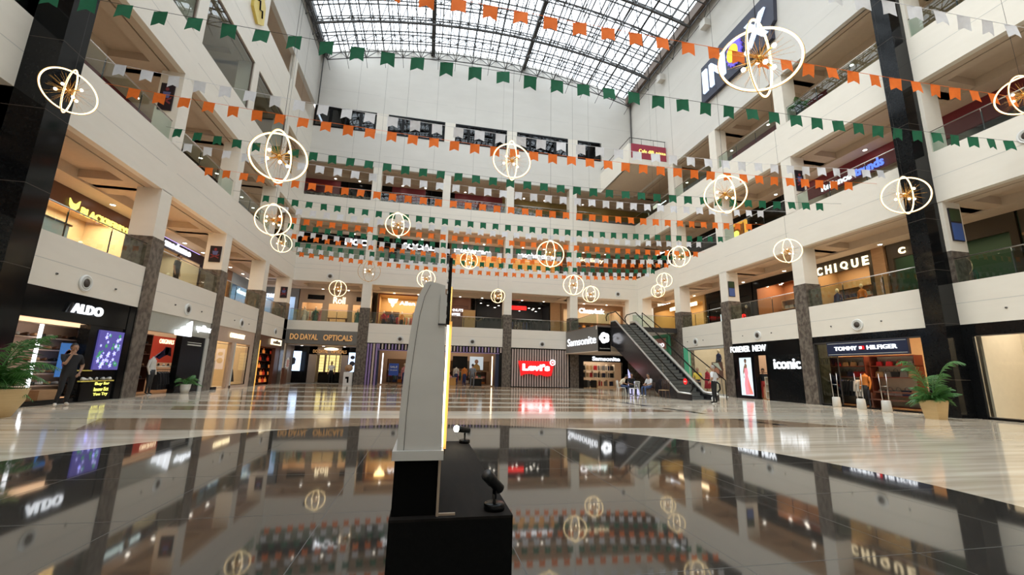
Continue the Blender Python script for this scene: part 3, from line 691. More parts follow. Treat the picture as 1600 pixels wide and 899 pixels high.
mb.prism([c+Vector((0, math.cos(a), math.sin(a)))*(.46 if q % 2 else .33) for q, a in enumerate([math.pi*j/14 for j in range(28)])], (.03, 0, 0), PURE); mb.prism([c+Vector((.032, .26*sx, .26*sz)) for sx, sz in ((-1, -1), (1, -1), (1, 1), (-1, 1))], (.004, 0, 0), colm('pale_pink_print', (.6, .35, .35))); part('board', mb, t)
shoplight('L', 30.5, 34.5, .5, 3, 4.1, 45, (1, .55, .3))
# ============================================================ BACK, ground floor
# optician
OW = M('optician_taupe', (.24, .19, .155), .5)
room('B', XL+.1, -5.36, 0, 4.2, .3, 5.6, OW, GREY)
front('B', [(XL, -5.32, -.02, .25, 3.02, 4.1, GREY), (XL, -5.32, .25, 2.2, 2.95, 3.05, TAN2), (-9.3, -8.7, 2.2, 2.4, 0, 2.95, OW), (-6.8, -6.2, 2.2, 2.4, 0, 2.95, OW), (-9.3, -6.2, 2.2, 2.4, 2.3, 2.95, OW), (XL, -9.3, 2.2, 2.4, 0, 2.95, BLK), (-6.2, -5.36, 2.2, 2.4, 0, 2.95, BLK)])
sign('shop_sign', 'gold capital letters on grey board, far left of the back side', 'B', None, None, [('DO DAYAL', -10.25, -8.25, 3.33, 3.78, LETG, .02, -.06), ('OPTICALS', -7.85, -5.7, 3.33, 3.78, LETG, .02, -.06)])
sign('inner_shop_sign', 'smaller gold lettering over the recessed optician entrance', 'B', None, None, [('DO DAYAL', -9.0, -7.85, 2.42, 2.68, LETG, .0, 2.15), ('OPTICALS', -7.6, -6.4, 2.42, 2.68, LETG, .0, 2.15)])
t = thing('oval_sign', W('B', -7.4, 1.1, 2.55), 'small white oval hanging sign in front of the optician', 'sign')
mb = MB(); mb.prism([W('B', -7.4+.55*math.cos(a), 1.1, 2.72+.12*math.sin(a)) for a in [2*math.pi*k/20 for k in range(20)]], (0, -.04, 0), LETC); part('panel', mb, t)
mb = MB(); mb.tube([W('B', -7.4, 1.08, 2.84), W('B', -7.4, 1.08, 2.95)], .01, STEEL); part('hanger', mb, t)
YLW = M('yellow_shelf_light', (.8, .66, .25), .5, emit=.9, ecol=(.95, .8, .32))
for i, (u0, u1) in enumerate(((-8.75, -8.4), (-8.2, -8.05), (-7.95, -7.5), (-7.4, -7.2), (-6.35-.35, -6.35), (-6.1-.95, -6.1-.65))):
    t = thing('display_column', W('B', (u0+u1)/2, 3.6, .8), 'yellow backlit eyewear display column, %s from the left' % ORD[i], 'display')
    mb = MB(); wb(mb, 'B', u0, u1, 3.5, 3.6, .8, 2.3, YLW); part('light_panel', mb, t)
    for k in range(6): mb = MB(); wb(mb, 'B', u0, u1, 3.4, 3.5, .85+k*.24, .87+k*.24, SLOT); part('shelf', mb, t)
t = thing('counter', W('B', -7.3, 2.9, 0), 'dark counter in the optician entrance', 'counter')
mb = MB(); wb(mb, 'B', -8.6, -6.3, 2.9, 3.3, 0, .85, BLK); part('body', mb, t); mb = MB(); wb(mb, 'B', -8.65, -6.25, 2.86, 3.34, .85, .9, DWOOD); part('worktop', mb, t)
BLU = M('pale_blue_lightbox', (.5, .65, .9), .4, emit=1.5, ecol=(.55, .72, 1))
poster('lightbox', 'B', -10.3, -9.7, 1.6, .95, 2.5, BLU, 'pale blue lightbox left of the optician entrance', 'lightbox', fm=BLK, shapes=[([(.0, .3), (.3, .35), (.35, .6), (.1, .7), (0, .65)], colm('print_dark', (.05, .06, .1)))])
poster('lightbox', 'B', -6.1, -5.5, 1.6, .95, 2.5, BLU, 'blue-grey lightbox right of the optician entrance', 'lightbox', fm=BLK, shapes=[(blob(.5, .75, .3, .1), colm('print_dark', (.05, .06, .1))), (blob(.5, .42, .35, .14), colm('print_dark', (.05, .06, .1)))])
t = thing('flyer_stand', W('B', -5.7, -.4, 0), 'white box stand with brown globe by the stone pillar', 'stand')
mb = MB(); wb(mb, 'B', -6.0, -5.4, -.6, -.1, 0, .95, PURE); part('box', mb, t)
mb = MB(); wb(mb, 'B', -5.85, -5.6, -.61, -.6, .45, .6, BLK); wb(mb, 'B', -5.72, -5.6, -.61, -.6, .15, .6, BLK); part('print', mb, t)
mb = MB(); mb.ball(W('B', -5.7, -.35, 1.25), .3, WOOD, (1, 1, .95)); part('globe', mb, t)
for u in (-9.6, -8, -6.4): downlight('B', u, 1.0, 2.95)
shoplight('B', -9.8, -5.8, .5, 2, 2.93, 22); shoplight('B', -9, -6.2, 2.6, 5.2, 4.1, 35)
# jeans shop with slatted portal
JW = M('shop_brown_wall', (.30, .21, .15), .6)
room('B', -4.55, 6.35, 0, 4.2, .3, 5.0, JW, M('jean_floor', (.36, .27, .2), .3))
front('B', [(-4.6, 6.4, .06, .25, 2.72, 3.28, BLK), (-4.6, -3.75, .06, .3, 0, 2.72, BLK), (6.12, 6.4, .06, .3, 0, 2.72, BLK), (-3.75, -3.6, .1, .6, 0, 2.72, NAVY), (5.85, 6.12, .1, .6, 0, 2.72, NAVY)])
t = thing('slatted_portal', W('B', 1, 0, 0), 'purple and beige slatted portal around the jeans shop entrance', 'portal')
mb = MB(); u = -3.7
while u < 6.35: wb(mb, 'B', u, u+.12, .0, .06, 2.8, 3.22, PURP if int(u*3) % 2 else BEIGES); u += .26
part('header_slats', mb, t)
mb = MB()
for k in range(4): wb(mb, 'B', -4.52+k*.22, -4.38+k*.22, .0, .06, 0, 3.22, PURP if k != 2 else BEIGES)
part('jamb_slats', mb, t)
mb = MB(); wb(mb, 'B', -4.6, 6.4, -.01, .07, 3.23, 3.28, BLK); wb(mb, 'B', -3.75, 6.12, -.0, .08, 2.7, 2.76, PURP); part('trim', mb, t)
for i, u in enumerate((-3.3, 5.6)):
    mb = MB(); wb(mb, 'B', u-.05, u+.03, .35, .4, .1, 2.5, LEDW if i == 0 else WARMP); solo('light_tube', mb, ['white vertical light tube at the left edge of the jeans shop', 'warm vertical light tube at the right edge of the jeans shop'][i], 'light')
shelf_unit('B', -3.0, 5.7, 2.6, 3.0, [1.2, 1.65, 2.1], WOOD, 'long wooden wall shelf with folded stock in the jeans shop')
rail('B', -2.6, -.6, 2.2, 1.25, 'left rail in the jeans shop', 12, GAR, 'garments in the jeans shop'); rail('B', 2.4, 4.6, 2.2, 1.25, 'right rail in the jeans shop', 12, GAR, 'garments in the jeans shop')
poster('wall_picture', 'B', -1.0, .1, 2.4, 1.5, 2.5, M('pale_picture', (.5, .58, .62), .5, emit=.5, ecol=(.5, .6, .7)), 'pale landscape picture in the jeans shop', shapes=[([(.2, 0), (.3, .5), (.35, .9), (.42, .5), (.5, 0)], colm('print_green', (.04, .12, .08)))])
poster('wall_picture', 'B', 3.9, 5.1, 2.4, 1.35, 2.5, M('pale_picture', (.5, .58, .62), .5), 'pale portrait picture right of the mannequins in the jeans shop', shapes=[([(.2, 0), (.25, .3), (.5, .5), (.75, .3), (.8, 0)], colm('print_tan', (.45, .3, .1))), (blob(.5, .62, .14, .17), SKIN)])
poster('dark_screen', 'B', 2.4, 3.7, 2.4, 1.45, 2.5, BLK, 'dark screen above the rail in the jeans shop')
t = thing('a_frame_sign', W('B', -2.4, .1, 0), 'blue A-frame sign with white print at jeans shop entrance', 'sign')
mb = MB(); wb(mb, 'B', -2.75, -2.0, .05, .1, .75, 1.7, M('sign_blue', (.02, .06, .3), .4)); part('board', mb, t)
for s in (-2.7, -2.05): mb = MB(); mb.tube([W('B', s, .12, 0), W('B', s, .12, .8)], .02, DGREY); part('leg', mb, t)
part('lettering', wtext('B', 'SALE', -2.65, -2.1, 1.35, 1.5, .04, PURE, .01), t); part('lettering', wtext('B', 'ON JEANS', -2.65, -2.1, 1.1, 1.22, .04, PURE, .01), t)
for i, (u, d, l) in enumerate(((-.9, 1.0, 'left'), (2.2, .9, 'middle'), (4.4, 1.2, 'right'))):
    t = thing('display_table', W('B', u, d, 0), 'low %s display table in the jeans shop' % l, 'table')
    mb = MB(); wb(mb, 'B', u-.5, u+.5, d-.35, d+.35, .62, .68, WOOD); part('tabletop', mb, t)
    mb = MB(); wb(mb, 'B', u-.42, u+.42, d-.3, d+.3, 0, .62, BLK if i != 1 else M('amber_wood', (.5, .25, .06))); part('base', mb, t)
    for k in range(3):
        mb = MB(); wb(mb, 'B', u-.4+k*.28, u-.18+k*.28, d-.2, d+.15, .68, .76+.05*(k % 2), GC[(2, 7, 5)[k]]); solo('folded_clothes', mb, 'folded stack of clothes on the %s table of the jeans shop' % l, 'clothes', 'stacks on the %s table' % l)
for i, (u0, u1) in enumerate(((-3.2, -.8), (.2, 2.6), (3.6, 5.6))):
    shelf_unit('B', u0, u1, 3.6, 4.0, [.1, .6, 1.1, 1.6, 2.1], DWOOD, 'dark back shelf with folded clothes in the jeans shop, %s from the left' % ORD[i])
    for z in (.135, .635, 1.135, 1.635):
        for k in range(5):
            a = u0+.1+(u1-u0-.2)*k/5; mb = MB(); wb(mb, 'B', a, a+.32, 3.65, 3.95, z, z+.14+.1*((k+i) % 3)*.7, GC[(k*3+i+int(z*2)) % 8]); solo('folded_clothes', mb, 'folded clothes on a dark back shelf of the jeans shop', 'clothes', 'folded clothes on the dark back shelves')
for i, (u, c) in enumerate(((2.7, 2), (3.4, 6), (1.5, 0), (-1.6, 7))):
    put('mannequin', mk_mannequin(GC[c], (GC[3], False), i > 1), W('B', u, 1.6, 0), 0, 'mannequin in the jeans shop wearing %s top' % ['a white', 'an orange', 'a black', 'a pink'][i], 'mannequin', key='mqj%d' % i)
shoplight('B', -3.5, 5.5, 1.2, 4.5, 4.1, 170)
for u in (-2.5, -.5, 1.5, 3.5, 5): downlight('B', u, 1.5, 4.2, 'small round downlight in the jeans shop ceiling', 'downlights of the jeans shop')
# slatted hoarding with red batwing sign
front('B', [(6.4, 12.4, .1, .3, 0, 3.28, BLK)])
t = thing('slatted_hoarding', W('B', 9.4, 0, 0), 'beige vertical slatted hoarding with black gaps carrying the red sign', 'hoarding')
mb = MB(); u = 6.55
while u < 12.3: wb(mb, 'B', u, u+.13, .02, .1, .06, 3.18, BEIGES); u += .222
part('slats', mb, t)
mb = MB(); wb(mb, 'B', 6.4, 12.4, .0, .1, 0, .06, BLK); wb(mb, 'B', 6.4, 12.4, .0, .1, 3.18, 3.28, BLK); wb(mb, 'B', 12.3, 12.4, 0, .1, 0, 3.2, BLK); part('border', mb, t)
t = thing('batwing_sign', W('B', 9.35, -.05, .95), 'red batwing-shaped lit sign with white lettering on the slatted hoarding', 'sign')
mb = MB(); P = [(7.75, 2.2), (10.95, 2.2), (10.65, 1.0), (10.35, .92), (10.0, .95), (9.65, 1.08), (9.35, .95), (9.05, 1.08), (8.7, 1.12), (8.35, 1.08), (8.0, .93)]
mb.prism([W('B', u, .0, z) for u, z in P], (0, -.1, 0), RED); part('board', mb, t)
part('lettering', wtext('B', 'Levi’s', 8.1, 10.5, 1.38, 1.95, -.11, LEDW, .04, .055), t)
mb = MB(); c = Vector(W('B', 10.75, -.13, 2.1)); mb.ring(c, .22, .035, LEDW, (1, 0, 0), (0, 0, 1), 24, 6); part('round_mark', mb, t)
part('mark_letter', wtext('B', 'H', 10.67, 10.83, 2.02, 2.18, -.12, LEDW, .02, .02), t)
# luggage shop
room('B', 13.15, 18.9, 0, 2.85, .3, 3.4, M('luggage_wall', (.62, .5, .38), .6), M('luggage_floor', (.55, .42, .28), .3))
front('B', [(13.1, 18.99, .0, .3, 2.28, 2.85, BLK), (13.1, 13.6, .0, .3, 0, 2.28, BLK), (17.25, 17.8, .0, .3, 0, 2.28, BLK), (17.8, 19.0, .0, .3, 0, 2.85, STONE)])
sign('shop_sign', 'white lit lettering on the black front of the luggage shop', 'B', None, None, [('Samsonite', 14.4, 17.0, 2.38, 2.74, LETW, .03, -.02)])
for k, (z, n) in enumerate(((.1, 6), (.85, 8), (1.5, 8))):
    t = thing('shelf_unit', W('B', 15.5, 1.6, z), 'pale luggage shelf, %s row of the luggage shop' % ['lowest', 'middle', 'top'][k], 'shelf')
    mb = MB(); wb(mb, 'B', 13.7, 17.2, 1.5, 2.0, z, z+.05, CREAM); part('shelf', mb, t)
    for q in range(6): mb = MB(); wb(mb, 'B', 13.7+q*.7-.02, 13.7+q*.7+.02, 1.5, 2.0, z+.05, z+.62, CREAM); part('divider', mb, t)
    goods_row('suitcase', 'B', 14.0, 17.2, 1.72, z+.05, n, CASES, 'suitcases on the luggage shelves', 'suitcase on a shelf of the luggage shop', 'suitcase', .7)
for i, (u, c) in enumerate(((13.95, 1), (14.25, 4), (14.8, 1), (15.0, 3))): put('suitcase', CASES[c][1], W('B', u, .75+.2*(i % 2), 0), 0, 'suitcase standing on the floor at the left of the luggage shop', 'suitcase', 'suitcases on the floor', 1.1, CASES[c][0])
shoplight('B', 13.8, 17.2, .6, 3, 2.8, 55, (1, .84, .66))
# projecting first floor landing with its signs
mb = MB(); LY = 29.2
mb.box(13.2, 15.1, LY+.1, YB, 2.86, 2.95, TAN2); mb.box(12.4, XR, LY+.1, YB, 4.5, 4.80, WHITE); mb.box(13.3, XR, LY, LY+.1, 4.45, 4.82, DGREY)
mb.box(13.45, 14.9, LY+.15, LY+.2, 2.9, 4.5, CREAM)
mb.prism([(12.3, YB, 2.86), (13.15, YB, 2.86), (13.5, LY, 2.86), (12.42, LY, 2.86), (11.95, YB, 2.86)], (0, 0, .06), TAN2)
struct('trim_15', mb)
mb = MB(); mb.box(XR-.02, XR+.3, 29.36, YB, LOWTOP+1.2, 4.82, WHITE); struct('wall_right', mb)
t = thing('angled_sign_board', (12.2, 32.2, 2.86), 'dark grey angled sign board with white lettering left of the round logo', 'sign')
a, b = Vector((12.0, YB, 2.86)), Vector((12.42, LY, 2.86)); dr = (b-a).normalized(); nn = dr.cross(Vector((0, 0, 1)))
mb = MB(); mb.prism([a, b, b+Vector((0, 0, 1.86)), a+Vector((0, 0, 1.86))], -nn*.08, GREY); mb.prism([a+Vector((0, 0, 1.86)), b+Vector((0, 0, 1.86)), b+Vector((0, 0, 1.94)), a+Vector((0, 0, 1.94))], -nn*.1, BEAM); part('board', mb, t)
part('lettering', text_mb('Samsonite', 5.3, .62, LETW, a+dr*.45+Vector((0, 0, .62))+nn*.01, dr, .05, .0), t)
t = thing('round_logo_sign', (12.95, LY, 2.86), 'black square sign with large white interlaced round logo', 'sign')
mb = MB(); mb.box(12.42, 13.42, LY-.02, LY+.08, 2.88, 4.66, BLK); mb.box(12.42, 13.43, LY-.04, LY+.08, 4.66, 4.8, BEAM); part('board', mb, t)
mb = MB(); c = Vector((12.92, LY-.03, 3.87)); P = []
for q in range(60):
    a = 2*math.pi*q/60; r = .36+.055*abs(math.sin(a*2.5)); P.append(c+Vector((math.cos(a)*r, 0, math.sin(a)*r)))
mb.prism(P, (0, -.03, 0), LEDW)
for k in range(5):
    a0 = 2*math.pi*k/5; A, B_ = [], []
    for q in range(8):
        s_ = q/7; a = a0-1.5*s_; r = .09+.33*s_; A.append(c+Vector((math.cos(a)*r, -.031, math.sin(a)*r))); B_.append(c+Vector((math.cos(a+.06)*(r+.012), -.031, math.sin(a+.06)*(r+.012))))
    mb.prism(A+B_[::-1], (0, -.006, 0), BLK)
mb.prism([c+Vector((.1*math.cos(a), -.031, .1*math.sin(a))) for a in [2*math.pi*k/5 for k in range(5)]], (0, -.006, 0), BLK)
part('logo', mb, t); part('lettering', text_mb('Samsonite', .8, .09, LGREY, (12.55, LY-.03, 3.05), (1, 0, 0), .01, .01), t)
# ============================================================ RIGHT, ground floor
front('R', [(29.36, YB, .0, .25, 0, 4.5, GREEN if 0 else STONE)])
t = thing('framed_shop_sign', W('R', 32.2, 0, 2.84), 'pink sign in green double frame behind the escalator', 'sign')
mb = MB(); wb(mb, 'R', 30.2, 34.2, -.1, 0, 2.84, 4.5, GREENP); wb(mb, 'R', 30.45, 33.95, -.12, -.1, 3.05, 4.3, M('green_dark_line', (.03, .2, .12))); wb(mb, 'R', 30.52, 33.88, -.13, -.1, 3.12, 4.23, GREENP); part('frame', mb, t)
mb = MB(); wb(mb, 'R', 30.65, 33.75, -.14, -.1, 3.3, 4.2, PINKP); part('panel', mb, t)
part('lettering', wtext('R', 'chilco', 33.2, 30.9, 3.5, 3.95, -.15, LETW, .02, .02), t)
room('R', 24.1, 28.6, 0, 4.2, .3, 3.6, M('window_beige_wall', (.52, .46, .36), .6), CREAM)
front('R', [(28.1, 28.62, .0, .25, 0, LOWTOP, GREENP), (24.08, 28.6, .05, .25, 3.1, LOWTOP, LGREY), (24.08, 28.1, .05, .3, 0, .1, LGREY)])
pane('R', 24.1, 28.1, .1, .1, 3.1, 'large clear display window left of the stone pillar on the right side', fm=LGREY)
for i, (u, d, z, c, b, l) in enumerate(((27.1, .8, .1, 1, (GC[1], True), 'mannequin in long red dress'), (25.9, .9, 1.35, 3, (GC[0], True), 'tall raised mannequin in navy striped top'), (24.6, .8, .1, 7, (GC[1], True), 'mannequin in pink top'))):
    if z > 1: mb = MB(); wb(mb, 'R', u-.3, u+.3, d-.3, d+.3, .03, 1.35, CREAM); solo('plinth', mb, 'cream plinth carrying the raised mannequin', 'plinth')
    put('mannequin', mk_mannequin(GC[c], b), W('R', u, d, z), RZ['R'], l+' in the large display window', 'mannequin', key='mqr%d' % i)
for u in (24.8, 25.6, 26.5, 27.4): downlight('R', u, .8, 4.2, 'small bright downlight over the large display window', 'downlights over the large display window')
shoplight('R', 24.5, 28, .6, 3.2, 4.15, 75, (1, .88, .72))
# dress shop, black front
room('R', 18.4, 23.4, 0, 4.2, .35, 3.6, M('dress_shop_wall', (.62, .48, .36), .6), WOOD)
front('R', [(18.38, 23.4, .0, .3, 2.5, LOWTOP, BLK), (21.65, 23.4, .0, .3, 0, 2.5, BLK), (18.38, 20.7, .0, .3, 0, 2.5, BLACK), (20.65, 20.75, -.02, .3, 0, 2.5, BLK)])
sign('shop_sign', 'white lit capital lettering sign on the black dress shop front', 'R', None, None, [('FOREVER', 23.5, 21.9, 2.74, 3.1, LETW, .01, -.02), ('NEW', 21.65, 20.65, 2.74, 3.1, LETW, .01, -.02)])
sign('shop_sign', 'white lowercase lettering sign with red dots on black gloss panel', 'R', None, None, [('iconic', 20.2, 18.5, 1.72, 2.25, LETW, .02, -.02)])
poster('dress_lightbox', 'R', 21.85, 22.85, -.0, .18, 2.4, M('lightbox_grey', (.55, .62, .66), .4, emit=.7, ecol=(.6, .7, .75)), 'tall lightbox of a woman in a pink strapless gown', 'lightbox', fm=BLK,
       shapes=[([(.38, .72), (.62, .72), (.66, .6), (.62, .52), (.78, .25), (.95, .04), (.35, .02), (.32, .3), (.4, .52), (.36, .62)], M('gown_pink', (.75, .25, .33), .5, emit=.5, ecol=(.85, .3, .35))),
               ([(.6, .45), (.72, .3), (.9, .06), (.68, .05), (.6, .25)], M('gown_orange', (.85, .3, .15), .5, emit=.5, ecol=(.9, .35, .2))), ([(.42, .72), (.58, .72), (.6, .79), (.54, .84), (.46, .84), (.4, .79)], SKIN), (blob(.5, .9, .09, .05), SKIN), ([(.28, .55), (.36, .62), (.42, .76), (.36, .78), (.26, .62), (.3, .45), (.34, .47)], SKIN), ([(.4, .9), (.42, .95), (.5, .97), (.58, .95), (.6, .9), (.5, .94)], HAIR)])
rail('R', 22.2, 23.1, 1.5, 1.55, 'rail in the dress shop doorway', 6, [GAR[1], GAR[7], GAR[0]], 'garments in the dress shop doorway')
shelf_unit('R', 21.0, 21.4, .35, .8, [.05, .45, .85, 1.25], CREAM, 'low cream stepped shelf at the dress shop doorway')
shoplight('R', 19, 23, .6, 3.2, 4.1, 75, (1, .84, .66))
t = thing('easel_sign', W('R', 24.3, -.5, 0), 'framed picture on a dark easel in front of the stone pillar', 'sign')
mb = MB(); wb(mb, 'R', 23.75, 24.75, -.55, -.5, 1.15, 2.15, M('easel_print_brown', (.12, .06, .04))); part('picture', mb, t)
mb = MB(); mb.prism([W('R', u, -.552, z) for u, z in ((24.7, 2.1), (24.1, 2.1), (23.8, 1.6))], (-.004, 0, 0), M('easel_print_green', (.45, .5, .4))); mb.prism([W('R', u, -.552, z) for u, z in blob(24.3, 1.55, .25, .25)], (-.004, 0, 0), M('easel_print_skin', (.4, .17, .1))); part('print', mb, t)
for u in (23.95, 24.55): mb = MB(); mb.tube([W('R', u, -.45, 0), W('R', u, -.52, 1.2)], .018, DGREY); part('leg', mb, t)
mb = MB(); wb(mb, 'R', 23.7, 24.8, -.65, -.3, 0, .04, PURE); part('base', mb, t)
# navy sign clothes shop
room('R', 12.7, 18.25, 0, 4.2, .35, 4.6, M('tan_shop_wall', (.66, .48, .28), .6), M('shop_floor_dark', (.12, .07, .05), .25))
front('R', [(12.25, 18.38, .0, .3, 2.95, LOWTOP, BLACK), (17.72, 18.4, .0, .3, 0, 2.95, BLACK), (12.25, 12.95, .0, .3, 0, 2.95, BLACK), (17.6, 17.72, -.01, .1, 0, 2.98, DGREY), (12.95, 17.7, -.01, .05, 2.92, 2.98, DGREY), (12.95, 17.7, .05, .3, 0, .06, BLK)])
pane('R', 16.55, 17.6, .1, .06, 2.92, 'dark green tinted glass panel left of the navy sign', DKG)
sign('shop_sign', 'navy hanging sign with white capitals and a small flag mark', 'R', (13.35, 16.85, -.12, .0, 2.3, 2.93, NAVY), NAVY, [('TOMMY', 16.45, 15.4, 2.54, 2.72, LETW, .0), ('HILFIGER', 14.95, 13.75, 2.54, 2.72, LETW, .0)])
mb = MB(); wb(mb, 'R', 15.08, 15.28, -.16, -.12, 2.56, 2.71, RED); wb(mb, 'R', 15.16, 15.28, -.165, -.16, 2.58, 2.69, LETW)
for a, b, c, q in ((13.4, 16.8, 2.36, 2.38), (13.4, 16.8, 2.86, 2.88)): wb(mb, 'R', a, b, -.125, -.12, c, q, LGREY)
part('flag_mark', mb, [o for o in SC.objects if o.get('label', '').startswith('navy hanging')][0])
RW = M('red_brown_wood', (.16, .035, .02), .4)
for i, (u0, u1) in enumerate(((16.3, 18.1), (14.2, 16.1))):
    shelf_unit('R', u0, u1, 1.3, 1.75, [.08, .55, 1.35, 1.85, 2.3], RW, 'red-brown shelving, %s unit in the navy sign shop' % ['left', 'right'][i], back=CREAM if i else LGREY)
    goods_row('handbag', 'R', u0+.1, u1-.1, 1.5, .585, 5, BAGS, 'bags on the red-brown shelves', 'bag on the red-brown shelves of the navy sign shop', 'bag')
    goods_row('handbag', 'R', u0+.1, u1-.1, 1.5, 1.385, 5, BAGS, 'bags on the red-brown shelves', 'bag on the red-brown shelves of the navy sign shop', 'bag')
    goods_row('handbag', 'R', u0+.1, u1-.1, 1.5, 1.885, 4, BAGS, 'bags on the red-brown shelves', 'bag on the red-brown shelves of the navy sign shop', 'bag', .8)
rail('R', 16.1, 17.5, 1.0, 1.32, 'left rail in the navy sign shop', 10, [GAR[0], GAR[1], GAR[3], GAR[0], GAR[2]], 'garments on the left rail of the navy sign shop')
t = thing('display_table', W('R', 14.6, .9, 0), 'dark stepped display table in the navy sign shop', 'table')
mb = MB(); wb(mb, 'R', 13.6, 15.6, .7, 1.2, .7, .76, DWOOD); part('tabletop', mb, t); mb = MB(); wb(mb, 'R', 13.6, 15.6, .45, .7, .38, .43, DWOOD); part('lower_top', mb, t)
for u in (13.65, 15.55): mb = MB(); wb(mb, 'R', u-.03, u+.03, .5, 1.15, 0, .7, DWOOD); part('leg', mb, t)
for i, (u, c) in enumerate(((15.95, 6), (13.2, 7), (17.75, 3))): put('mannequin', mk_mannequin(GC[c], (GC[0], False), False), W('R', u, .75 if i != 2 else .9, .008), RZ['R'], 'headless mannequin with %s top in the navy sign shop' % ['an orange', 'a pink', 'a blue'][i], 'mannequin', key='mqt%d' % i)
for u, d in ((13.6, .9), (14.4, 1.4), (15.2, .8), (16, 1.4), (13.3, 2)): downlight('R', u, d, 4.2, 'small downlight in the navy sign shop ceiling', 'downlights of the navy sign shop')
for i, u in enumerate((13.9, 15.1)):
    mb = MB(); wb(mb, 'R', u-.4, u+.4, .5, .62, 3.6, 3.64, LEDW); solo('ceiling_strip_light', mb, 'white ceiling strip light in the navy sign shop, %s one' % ['right', 'left'][i], 'light')
shoplight('R', 13.2, 17, .5, 1.6, 4.15, 150, (1, .75, .5))
for i, (x, y) in enumerate(((19.25-.55, 16.55), (18.5, 15.25), (18.4, 14.15))):
    t = thing('security_gate', (x, y, 0), 'white-based anti-theft gate before the navy sign shop, %s from the left' % ORD[i], 'security gate')
    mb = MB(); mb.lathe([(.15, 0), (.17, .02), (.15, .42), (.13, .44)], LGREY, (x, y, 0), 16); part('base', mb, t)
    for s in (-.12, .12): mb = MB(); mb.tube([(x, y+s, .42), (x, y+s*1.25, 1.5)], .014, STEEL); part('post', mb, t)
    mb = MB(); mb.tube([(x, y-.14, 1.0), (x, y+.14, 1.0)], .01, STEEL); part('crossbar', mb, t)
# cream glazed shop at the right edge
room('R', YF, 11.4, 0, 4.0, .5, 2.4, M('cream_partition', (.70, .62, .50), .5), CREAM)
front('R', [(YF, 11.63, .0, .3, 2.86, LOWTOP, BLACK), (11.35, 11.63, .0, .3, 0, 2.86, BLACK), (YF, 11.35, .0, .3, 0, .07, BLK)])
for i, (a, b) in enumerate(((9.2, 11.35), (7.0, 9.2), (4.8, 7.0))): pane('R', a, b, .08, .07, 2.86, 'tall frameless glass panel of cream shop at right edge, %s from the black pier' % ORD[i], fm=STEEL)
for u in (10.8, 9.9, 8.6): downlight('R', u, .9, 3.98, 'small round downlight over the cream partition', 'downlights over the cream partition')
shoplight('R', 6, 11, .7, 2.2, 3.9, 80, (1, .86, .7))
# ============================================================ UPPER FLOOR SHOPS
def storefront(wl, lv, u0, u1, hdr, wall_, power, col=(1, .8, .55), hh=.75, glass=True, floor_=None, back_items=None, jamb=.25, deep=6.0, darkbody=None):
    z0 = FL[lv]; z1 = LV[lv][1]-.08
    front(wl, [(u0, u1, DEP, DEP+.12, z1-hh, z1, hdr), (u0, u0+jamb, DEP, DEP+.12, z0, z1-hh, hdr), (u1-jamb, u1, DEP, DEP+.12, z0, z1-hh, hdr)])
    if darkbody:
        front(wl, [(u0, u1, DEP+.1, DEP+.15, z0, z1-hh, darkbody)])
        return
    room(wl, u0+.02, u1-.12, z0, z1-.02, DEP+.12, deep, wall_, floor_ or wall_)
    if power: shoplight(wl, u0+.4, u1-.4, DEP+.5, deep-.5, z1-.12, power*1.6, col)
F1 = LV[0][1]-.08
# first floor left
AMB = M('amber_wall', (.55, .30, .12), .5); BRW = M('brown_wall', (.22, .11, .06), .5); BEI = M('beige_wall', (.50, .40, .29), .6); DKW = M('dark_shop_wall', (.03, .027, .025), .5); GRY = M('grey_shop_wall', (.22, .24, .25), .5)
storefront('L', 0, 17.6, 23.3, DWOOD, M('tan_shirt_wall', (.6, .42, .26), .6), 150)
for i, (u, c) in enumerate(((18.6, 1), (19.8, 3), (21.2, 5))):
    put('mannequin', mk_mannequin(GC[c], (GC[0], False)), W('L', u, 4.6, FL[0]), RZ['L'], 'mannequin behind the yellow-lettered shop, %s top' % ['red', 'navy', 'grey'][i], 'mannequin', key='mqu%d' % i)
sign('shop_sign', 'yellow lit lettering with bird mark on dark wood, first floor left', 'L', None, None, [('BLACKBERRYS', 19.25, 22.1, 7.1, 7.42, LETY, .02, DEP-.04)])
mb = MB(); mb.prism([W('L', u, DEP-.04, z) for u, z in ((18.62, 7.55), (18.78, 7.4), (18.95, 7.4), (19.12, 7.6), (19.1, 7.3), (18.95, 7.14), (18.8, 7.14), (18.66, 7.3))], (.04, 0, 0), LETY); part('bird_mark', mb, [o for o in SC.objects if o.get('label', '').startswith('yellow lit lettering')][0])
t = thing('promo_counter', W('L', 14.6, 1.0, FL[0]), 'white lit counter behind the nearest left first-floor railing', 'counter')
mb = MB(); wb(mb, 'L', 13.9, 15.6, 1.0, 1.5, FL[0], 5.55, PURE); part('body', mb, t); mb = MB(); wb(mb, 'L', 13.85, 15.65, .95, 1.55, 5.55, 5.6, DGREY); part('worktop', mb, t)
storefront('L', 0, 23.5, 29.2, M('black_purple_header', (.015, .01, .03), .3), BEI, 45, (1, .85, .65), hh=.55)
sign('shop_sign', 'white lit rounded lettering on black header, first floor left', 'L', None, None, [('madame', 24.85, 27.4, 7.47, 7.87, LETW, .04, DEP-.04)])
mb = MB(); wb(mb, 'L', 23.6, 28.5, DEP-.02, DEP, 7.92, 7.95, M('violet_led', (.4, .3, .9), .4, emit=2, ecol=(.5, .4, 1))); solo('violet_light_line', mb, 'thin violet light line over the rounded white lettering', 'light')
for i, u in enumerate((24.9, 26.2, 27.4)): put('mannequin', mk_mannequin(GC[(2, 0, 2)[i]], (GC[(0, 2, 5)[i]], True)), W('L', u, 4.4, FL[0]), RZ['L'], 'mannequin in the rounded-letter shop, %s from the left' % ORD[i], 'mannequin', key='mqv%d' % i)
